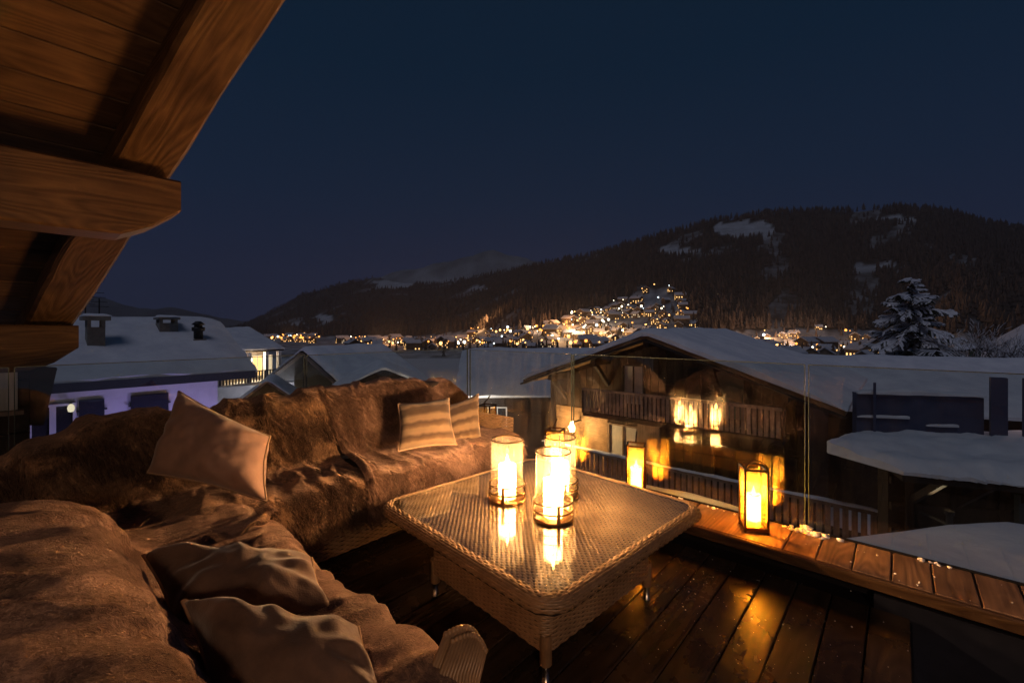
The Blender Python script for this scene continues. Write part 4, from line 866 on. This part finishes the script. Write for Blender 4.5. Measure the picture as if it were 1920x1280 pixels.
def topf(s, t): return Vector((-hs_+t, -hs_+s, TZ-.012)), Vector((0, 0, 1))
weave(m, topf, 2*hs_, 2*hs_, .0165, 88, .0030, .0140, .0035)
o = m.build('top_weave', 'wicker', tb, True); tag(o, kind='stuff')
m = MB()
def rimf(s, t):
    x, y, nx, ny = pf(s); a = t/.105*2.5-.35; rr = .042; return Vector((x-nx*.035+nx*rr*math.sin(a), y-ny*.035+ny*rr*math.sin(a), TZ-.040+rr*.86*math.cos(a))), Vector((nx*math.sin(a), ny*math.sin(a), math.cos(a)))
weave(m, rimf, pt, .105, .026, 8, .003, .0135, .004); o = m.build('rim_weave', 'wicker', tb, True); tag(o, kind='stuff')
slab(S-.13, .085, TZ-.0075, TZ-.0005).build('glass_top', 'table_glass', tb)
bc = Vector((-.165, -.155, 0)); BS = .85
bf, bt = rrect(BS, .05)
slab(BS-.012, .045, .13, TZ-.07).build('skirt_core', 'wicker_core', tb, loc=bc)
m = MB()
def skf(s, t): x, y, nx, ny = bf(s); return Vector((x+bc.x, y+bc.y, .128+t)), Vector((nx, ny, 0))
weave(m, skf, bt, .225, .030, 24, .0032, .0112, .003); o = m.build('skirt_weave', 'wicker', tb, True); tag(o, kind='stuff')
for a in (-1, 1):
    for b in (-1, 1):
        q = bc+Vector((a*(BS/2-.02), b*(BS/2-.02), 0)); lgm = MB(); lgm.lathe([(.026, .20), (.026, .075), (.021, .07)], 12, q); l_ = lgm.build('leg', 'wicker', tb, True)
        MB().lathe([(.016, .072), (.016, .006), (.02, .004), (.02, 0), (.0, 0)], 12, q).build('foot', 'steel', l_, True)

# ------------------------------------------------------------------ candles
def candle(parent, r, h, z0, wx, flame, power, col, well=.17, fl=.05, lz=.045):
    well = min(well, h-.03); c = MB(); c.lathe([(.001, 0), (r, 0), (r*1.0, h*.5), (r*1.0, h-.008), (r*.985, h-.002), (r*.95, h), (r*.93, h-.003)], 28, (0, 0, z0)); c.lathe([(r*.99, h-well+.006), (r*.9, h-well), (.001, h-well-.004)], 28, (0, 0, z0)); c = c.build('candle', wx, parent, True)
    f = MB().lathe([(.001, -.012), (.008, 0), (.012, .016), (.009, .034), (.003, .05), (.0005, .06)], 10, (0, 0, z0+h+fl-.05)).build('flame', flame, c, True); f.visible_shadow = True
    MB().tube([(0, 0, z0+h-well), (.001, 0, z0+h+fl-.055)], .0022, 5).build('wick', 'void', c)
    well = min(well, h-.03)
    for dz, pw in ((lz, .98), (-min(.085, well*.5), .48), (-well*.82, .34)):  # flame light first, then two lamps added inside the wax to make it glow
        lo_ = lamp('candle_light', parent, (0, 0, z0+h+dz), power*pw, col, .012); lo_.visible_glossy = False
    return c
def torus(m, R0, r, z, n=36, k=8): m.lathe([(R0+r*math.cos(2*math.pi*i/k), z+r*math.sin(2*math.pi*i/k)) for i in range(k)], n, closed=True); return m
def hurricane(loc, rz, label, ch_=.17):
    t = thing('hurricane_lamp', label, 'candle lamp', loc, rz, 'hurricane candle lamps on the table')
    b = MB(); b.lathe([(.001, .0), (.112, .0), (.112, .008), (.001, .010)], 36); b.build('base', 'brass', t, True)
    for z in (.010, .052, .098): torus(MB(), .108, .0052, z).build('ring', 'brass', t, True)
    for k in range(4): a = k*math.pi/2+.0; MB().box((.1105*math.cos(a), .1105*math.sin(a), .053), (.005, .018, .106), Matrix.Rotation(a, 3, 'Z')).build('strap', 'brass', t)
    MB().lathe([(.0955, .012), (.0955, .362)], 48).build('glass', 'lamp_glass', t, True)
    torus(MB(), .0957, .0042, .363, 48).build('rim', 'brass', t, True)
    candle(t, .052, ch_, .011, 'wax', 'flame', 68, (1, .57, .28)); return t
hurricane((1.976, 1.787, TZ+.001), .5, 'candle hurricane lamp on the table nearest the sofa', .20)
hurricane((1.947, 1.421, TZ+.001), -2.25, 'front candle hurricane lamp on the table nearest the camera', .20)
hurricane((2.236, 1.578, TZ+.001), .9, 'rear candle hurricane lamp half hidden behind the front one', .20)
def lantern(loc, rz, label, s=.13, h=.40, ch_=.20, power=26, arch=True):
    t = thing('lantern', label, 'lantern', loc, rz, 'candle lanterns along the ledge'); q = s/2; p_ = .012
    MB().box((0, 0, .018), (s+.01, s+.01, .012)).build('base', 'bronze', t)
    for a in (-1, 1):
        for b in (-1, 1): MB().box((a*q, b*q, h/2), (p_, p_, h)).build('post', 'bronze', t)
    for z in (.028, h-.006):
        for a in (-1, 1): MB().box((0, a*q, z), (s-p_, p_*.9, p_)).build('rail', 'bronze', t); MB().box((a*q, 0, z), (p_*.9, s-p_, p_)).build('rail', 'bronze', t)
    for k in range(4): a = k*math.pi/2; MB().box(((q-.001)*math.cos(a), (q-.001)*math.sin(a), h/2), (.003, s-.014, h-.06), Matrix.Rotation(a, 3, 'Z')).build('pane', 'lantern_glass', t)
    if arch: MB().tube([Vector((-q, -q+2*q*u, h+.055*math.sin(math.pi*u)**.6+.0)) for u in np.linspace(0, 1, 13)], .006, 6).build('handle', 'bronze', t, True); 
    else:
        MB().tube([Vector((-q+2*q*u, 0, h+.02+.06*u)) for u in np.linspace(0, 1, 6)], .006, 6).build('handle', 'bronze', t, True)
    candle(t, .041, ch_, .026, 'wax_amber', 'ember', power, (1, .46, .07), fl=.045, lz=.02); return t
lantern((3.135, .70, .170), R_(28), 'tall bronze candle lantern on the ledge nearest the camera', power=34)
lantern((3.165, 1.52, .170), R_(22), 'bronze candle lantern on the ledge behind the table corner', power=26, arch=False)
lantern((3.165, 2.29, .170), R_(18), 'bronze candle lantern behind the rear hurricane lamp', power=22, arch=False)
lantern((3.145, 3.12, .195), R_(15), 'candle lantern standing inside the wicker basket', s=.13, h=.50, ch_=.12, power=16, arch=False)
bk_ = thing('wicker_basket', 'round wicker basket in the corner holding a lantern', 'basket', (3.145, 3.12, .170)); m = MB()
def bkf(s, t):
    r = .128+.018*t/.37; a = s/.14; return Vector((r*math.cos(a), r*math.sin(a), .008+t)), Vector((math.cos(a), math.sin(a), 0))
weave(m, bkf, .14*2*math.pi, .37, .042, 15, .005, .021, .004); o = m.build('weave', 'wicker', bk_, True); tag(o, kind='stuff')
MB().lathe([(.12, .0), (.138, .37), (.136, .37), (.118, .004), (.0, .004)], 28).build('liner', 'wicker_shadow', bk_, True); torus(MB(), .146, .010, .385).build('rim', 'wicker', bk_, True)

# ------------------------------------------------------------------ sofa
sf = thing('wicker_sofa', 'wicker corner sofa draped with fur throws', 'sofa', (0, 0, 0))
def rbox(c, d, r, name, mat, par, amp=.006, n=10):
    m = MB(); bm = bmesh.new(); bmesh.ops.create_cube(bm, size=1); bmesh.ops.scale(bm, vec=d, verts=bm.verts); bmesh.ops.bevel(bm, geom=bm.edges[:], offset=r, segments=3, affect='EDGES', profile=.5)
    bm.verts.ensure_lookup_table(); m.v = [tuple(v.co+Vector(c)) for v in bm.verts]; m.f = [tuple(v.index for v in f.verts) for f in bm.faces]; m.m = [0]*len(m.f); bm.free(); return m.build(name, mat, par, True)
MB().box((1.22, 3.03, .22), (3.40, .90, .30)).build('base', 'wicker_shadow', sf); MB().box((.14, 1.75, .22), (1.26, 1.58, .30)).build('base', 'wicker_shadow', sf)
m = MB()
def sff(s, t): return Vector((.80+s, 2.573, .07+t)), Vector((0, -1, 0))
weave(m, sff, 2.14, .31, .034, 24, .0045, .0125, .003)
def sfl(s, t): return Vector((.777, 2.56-s, .07+t)), Vector((1, 0, 0))
weave(m, sfl, 1.6, .31, .034, 24, .0045, .0125, .003)
def sfe(s, t): return Vector((2.926, 2.573+s, .07+t)), Vector((1, 0, 0))
weave(m, sfe, .9, .6, .034, 40, .0045, .0125, .003)
tag(m.build('wicker_weave', 'wicker', sf, True), kind='stuff')
MB().box((2.90, 3.35, .40), (.04, .25, .75)).build('back_post', 'wicker_shadow', sf)
for c, d in (((2.3, 2.84, .43), (1.1, .56, .12)), ((1.25, 2.84, .43), (.98, .56, .12)), ((.5, 2.2, .43), (.52, .7, .12)), ((.5, 1.35, .43), (.52, .8, .12)), ((.3, 2.9, .43), (.8, .6, .12))): rbox(c, d, .04, 'seat_cushion', 'cushion', sf)
for c, d in (((2.2, 3.30, .72), (1.2, .20, .50)), ((.9, 3.32, .70), (1.3, .18, .46)), ((-.12, 1.5, .62), (.44, 1.5, .34))): rbox(c, d, .06, 'back_cushion', 'cushion', sf)
# wicker arm at the near end: upright strands bent over, their ends showing along the top
am = MB(); rr = random.Random(4)
for r_ in range(2):
    for k in range(13):
        u = (k+.5*r_)/13; b = Vector((.60+.235*u, .885-.03*r_+.01*math.sin(u*3), .06)); tp_ = Vector((.815+.085*u+.02*math.sin(u*3.1), .975-.055*u-.022*r_, .575-.05*u*u-.012*r_+.012*math.sin(u*3.1)))
        mdp = b.lerp(tp_, .62)+Vector((-.055+.03*u, 0, .02)); am.tube([b, b.lerp(mdp, .5)+Vector((-.02, 0, .01)), mdp, mdp.lerp(tp_, .55)+Vector((-.012, 0, .006)), tp_], .0068, 6)
        am.lathe([(.001, .009), (.0065, .0065), (.009, 0), (.0065, -.0065), (.001, -.009)], 7, tp_)
ao = am.build('arm', 'wicker', sf, True)
MB().prism([(.62, .905, .05), (.80, .905, .05), (.86, .955, .52), (.815, .975, .54)], (0, .012, 0)).build('arm_panel', 'wicker_shadow', sf)

def prof_grid(prof, nu, nv, place):
    pr = catmull(prof, nv); P = np.zeros((nu, nv, 3))
    for i in range(nu):
        for j in range(nv): P[i, j] = place(i/(nu-1), pr[j], j/(nv-1))
    return P
def furdisp(seed, folds, hem=0):
    def d(i, j, p):
        if hem and i < 14: return .012+.028*math.exp(-((i-5)/4.5)**2)+.006*noise.noise(p*30)+(.02*noise.noise(p*3.0))
        q = p*1.0+Vector((seed, 0, 0)); wv_ = noise.noise(q*2.6); w2 = noise.noise(q*6.1)
        rid = 1-abs(noise.noise(Vector((i*.040+1.1*wv_+seed, j*.010+.5*wv_, seed)))); rid2 = 1-abs(noise.noise(Vector((i*.10+.8*w2, j*.022-.6*wv_, seed+9))))
        return .020*noise.noise(q*2.6)+.008*w2+(.050*(rid-.75)+.020*(rid2-.75))*folds+.0025*noise.noise(q*40)+.0015*noise.noise(q*90)
    return d
back_prof = [(2.515, .24), (2.50, .34), (2.51, .44), (2.57, .505), (2.70, .525), (2.88, .525), (3.01, .55), (3.07, .64), (3.11, .78), (3.16, .91), (3.25, .985), (3.36, .985), (3.45, .88), (3.47, .62)]
def throw(name, label, P, mat, seed, folds, flip=False, group='fur throws on the sofa', hem=0):
    P = displaced(P, furdisp(seed, folds, hem)); m = MB().grid(P, flip=flip); o = m.build(name, mat, None, True)
    pmd = o.modifiers.new('pile', 'PARTICLE_SYSTEM'); ps = pmd.particle_system.settings
    ps.type = 'HAIR'; ps.count = 7000; ps.hair_length = .036; ps.hair_step = 3; ps.render_step = 2; ps.display_step = 2; ps.use_advanced_hair = True
    ps.normal_factor = .008; ps.tangent_factor = 0; ps.brownian_factor = .003; ps.object_align_factor = (0.004, -.006, -.012)
    ps.child_type = 'INTERPOLATED'; ps.rendered_child_count = 12; ps.child_percent = 1; ps.clump_factor = .75; ps.child_radius = .012; ps.roughness_2 = .006; ps.roughness_endpoint = .004
    ps.root_radius = .9; ps.tip_radius = .15; ps.radius_scale = .0012; ps.emit_from = 'FACE'; ps.use_emit_random = True; ps.use_even_distribution = True
    return tag(o, label, 'throw', group)
def pl1(u, p, v):
    x = 1.50+1.46*u; endr = max(0, (u-.80)/.20); z = p[1]; 
    if z > .56: z = .56+(z-.56)*(1-.55*endr**2.2)+.035*math.sin(u*5.2)
    x -= .05*math.sin(v*9+1)*(u < .08); return (x, p[0]-.02*math.sin(u*7)*(v < .4), z+(.012*math.sin(u*19+v*6)))
throw('fur_throw', 'brown fur throw over the back sofa section under the striped cushions', prof_grid(back_prof, 190, 170, pl1), 'fur_brown', 1.3, 1.0, hem=1)
def pl2(u, p, v):
    x = -.42+1.95*u; z = p[1]; y = p[0]
    if z > .56: z = .56+(z-.56)*lerp_list(x, [(-.42, .15), (-.1, .55), (.25, .97), (.55, 1.02), (.66, .9), (.8, .96), (1.5, 1.04)])
    if z < .5 and x < .9: y -= .35*max(0, min(1, (.95-x)*3)); z = .5
    return (x, y, z+.012*math.sin(u*23+v*5))
throw('fur_throw', 'dark glossy fur throw over the sofa corner behind the tan cushion', prof_grid(back_prof, 200, 160, pl2), 'fur_dark', 7.7, 1.25)
left_prof = [(.845, .25), (.872, .36), (.845, .47), (.74, .525), (.55, .53), (.38, .535), (.29, .60), (.25, .70), (.18, .80), (.05, .865), (-.12, .875), (-.30, .80), (-.44, .62), (-.5, .4)]
def pl3(u, p, v):
    y = .50+2.10*u; x, z = p[0], p[1]
    if z > .545 and x < .45: z = .545+(z-.545)*lerp_list(y, [(.5, .92), (1.0, 1.0), (1.9, 1.08), (2.15, 1.0), (2.35, .72), (2.5, .35), (2.6, .1)])
    if y < 1.0: x = x-(.10*(1.0-y)/.5 if x > .5 else 0); z -= (.12*((1.0-y)/.5)**2 if x > .3 else 0)
    return (x+.02*math.sin(u*9)*(x > .5), y+.06*math.sin(v*7)*(u > .95), z)
throw('fur_throw', 'thick brown fur throw over the near sofa back and seat', prof_grid(left_prof, 230, 210, pl3), 'fur_brown', 4.1, 1.15, flip=True)

def cushion(name, label, cor, T, mat, seed, wr=1.0, pipe='piping', n=46):
    """cushion spanned by four corners (top left, top right, bottom right, bottom left, seen from its front)"""
    c = sum((Vector(q) for q in cor), Vector())/4; A_, B_, C_, D_ = [np.array(Vector(q)-c) for q in cor]; t = tag(thing(name, label, 'cushion', c), group='cushions on the sofa')
    us = np.linspace(-1, 1, n); nn = np.cross(B_-A_, D_-A_); nn /= np.linalg.norm(nn)
    def pt(u, v):
        pin = .10; u2 = u*(1-pin*(1-v*v)*abs(u)**2) if 0 else u; a = (u+1)/2; b = (v+1)/2
        p = (A_*(1-a)+B_*a)*(1-b)+(D_*(1-a)+C_*a)*b
        s = 1-.09*((1-v*v)*abs(u)**3+(1-u*u)*abs(v)**3); return p*s
    def th(u, v): return T*1.15*((1-abs(u)**2.6)*(1-abs(v)**2.6))**.48
    F_, K_ = [], []
    for v in us:
        rf_, rk_ = [], []
        for u in us:
            p = pt(u, v); h = th(u, v); r = max(abs(u), abs(v)); q = Vector(p)*4+Vector((seed, seed, 0))
            w = wr*(.020*noise.noise(q)+.010*noise.noise(q*2.3))*(1-r**6)+wr*.012*r**3*math.sin(9*math.atan2(v, u)+4*noise.noise(q))*(1-r**8)
            w += wr*.0045*noise.noise(q*6.0)*(1-r**8)-wr*.005*max(0, 1-abs(abs(u)-abs(v))*5)*max(0, r-.35)*(1-r)*4; rf_.append(tuple(p+nn*(h+w))); rk_.append(tuple(p-nn*(h*.9-w)))
        F_.append(rf_); K_.append(rk_)
    m = MB().grid(np.array(F_)); m.grid(np.array(K_), flip=True); me = m.mesh('cover', mat, True)
    uvl = me.uv_layers.new(name='UVMap'); uvs = [((i % (n*n)) % n/(n-1), 1-((i % (n*n))//n)/(n-1)) for i in range(2*n*n)]
    for lp in me.loops: uvl.data[lp.index].uv = uvs[lp.vertex_index]
    put('cover', me, t)
    if pipe:
        loop = [(u, -1) for u in us[:-1]]+[(1, v) for v in us[:-1]]+[(u, 1) for u in us[::-1][:-1]]+[(-1, v) for v in us[::-1]]
        MB().tube([pt(u, v) for u, v in loop], .0055, 6).build('piping', pipe, t, True)
    return t
cushion('cushion', 'large smooth tan cushion propped in the sofa corner', [pix(335, 733, 2.62), pix(507, 818, 2.45), pix(500, 940, 2.22), pix(276, 886, 2.32)], .125, 'linen', 2.0, 1.3)
cushion('cushion', 'striped cushion leaning on the back of the sofa in front of its twin', [pix(746, 757, 3.42), pix(842, 746, 3.62), pix(856, 833, 3.45), pix(746, 846, 3.22)], .075, 'stripe_cloth', 5.0, .6)
cushion('cushion', 'striped cushion at the sofa end beside the wicker basket', [pix(832, 762, 3.80), pix(897, 738, 3.95), pix(902, 826, 3.80), pix(836, 838, 3.62)], .07, 'stripe_cloth', 9.0, .6)
cushion('cushion', 'crumpled brown cushion lying behind the nearest cushion', [pix(268, 1040, 1.56), pix(585, 1046, 1.66), pix(640, 1165, 1.42), pix(330, 1210, 1.30)], .125, 'linen_grey', 11.0, 2.3)
cushion('cushion', 'nearest grey brown cushion with piped edge at the bottom of the view', [pix(342, 1126, 1.20), pix(672, 1176, 1.26), pix(752, 1370, 1.06), pix(408, 1390, .98)], .13, 'linen_grey', 15.0, 2.3)

# ------------------------------------------------------------------ snow crumbs on ledge, deck and outside
def crumbs(name, label, spots, seed):
    rr = random.Random(seed); m = MB()
    for x, y, z, r in spots:
        k = len(m.v); bm = bmesh.new(); bmesh.ops.create_icosphere(bm, subdivisions=1, radius=r)
        for v in bm.verts: v.co *= rr.uniform(.65, 1.25); v.co.z *= .7
        m.add([v.co+Vector((x, y, z+r*.3)) for v in bm.verts], [tuple(v.index for v in f.verts) for f in bm.faces]); bm.free()
    return tag(m.build(name, 'snow_crust', None, True), label, 'snow', kind='stuff')
rr = random.Random(12); sp = []
for k in range(70): sp.append((3.30+rr.gauss(0, .02), .42+rr.gauss(0, .06), .17, abs(rr.gauss(.006, .009))+.003))
for k in range(40): sp.append((rr.uniform(2.98, 3.33), rr.uniform(-.8, 2.4), .17, rr.uniform(.002, .006)))
for k in range(12): sp.append((3.32+rr.gauss(0, .01), -.13+rr.gauss(0, .04), .17, rr.uniform(.004, .014)))
for k in range(60): sp.append((3.31+rr.gauss(0, .012), rr.uniform(.8, 3.3), .17, rr.uniform(.004, .016)))
crumbs('snow_crumbs', 'crumbs of frozen snow scattered along the ledge', sp, 1)
sp = [(rr.gauss(2.35, .28), rr.gauss(.62, .32), .0, abs(rr.gauss(0, .0014))+.0008) for k in range(170)]+[(rr.uniform(1.2, 2.9), rr.uniform(0, 2.4), 0, rr.uniform(.0008, .002)) for k in range(60)]
crumbs('snow_crumbs', 'tiny grains of frozen snow scattered on the deck', sp, 2)
m = MB(); snow_slab(m, .75, 3.9, [(-.15, 0), (.15, 0)], .06, 14, 70, 10); o = m.build('snow_strip', 'snow', None, True, (3.60, 0, .0), (0, 0, 0)); o.rotation_euler = (0, 0, R_(90)); tag(o, 'strip of snow outside the glass along the ledge', 'snow', kind='stuff')

# ------------------------------------------------------------------ valley haze
m, t, o_ = new_mat('haze'); pv = N(t, 'ShaderNodeVolumePrincipled', Density=.8e-4, Anisotropy=.2); pv.inputs['Color'].default_value = (.80, .84, .95, 1); t.links.new(pv.outputs[0], o_.inputs['Volume'])
hz = MB().box(W(1850, 0, 327), (5700, 22000, 706), Matrix.Rotation(YAW, 3, 'Z')).build('haze', 'haze'); tag(hz, kind='stuff')
cy.volume_bounces = 0; cy.volume_step_rate = 4.0
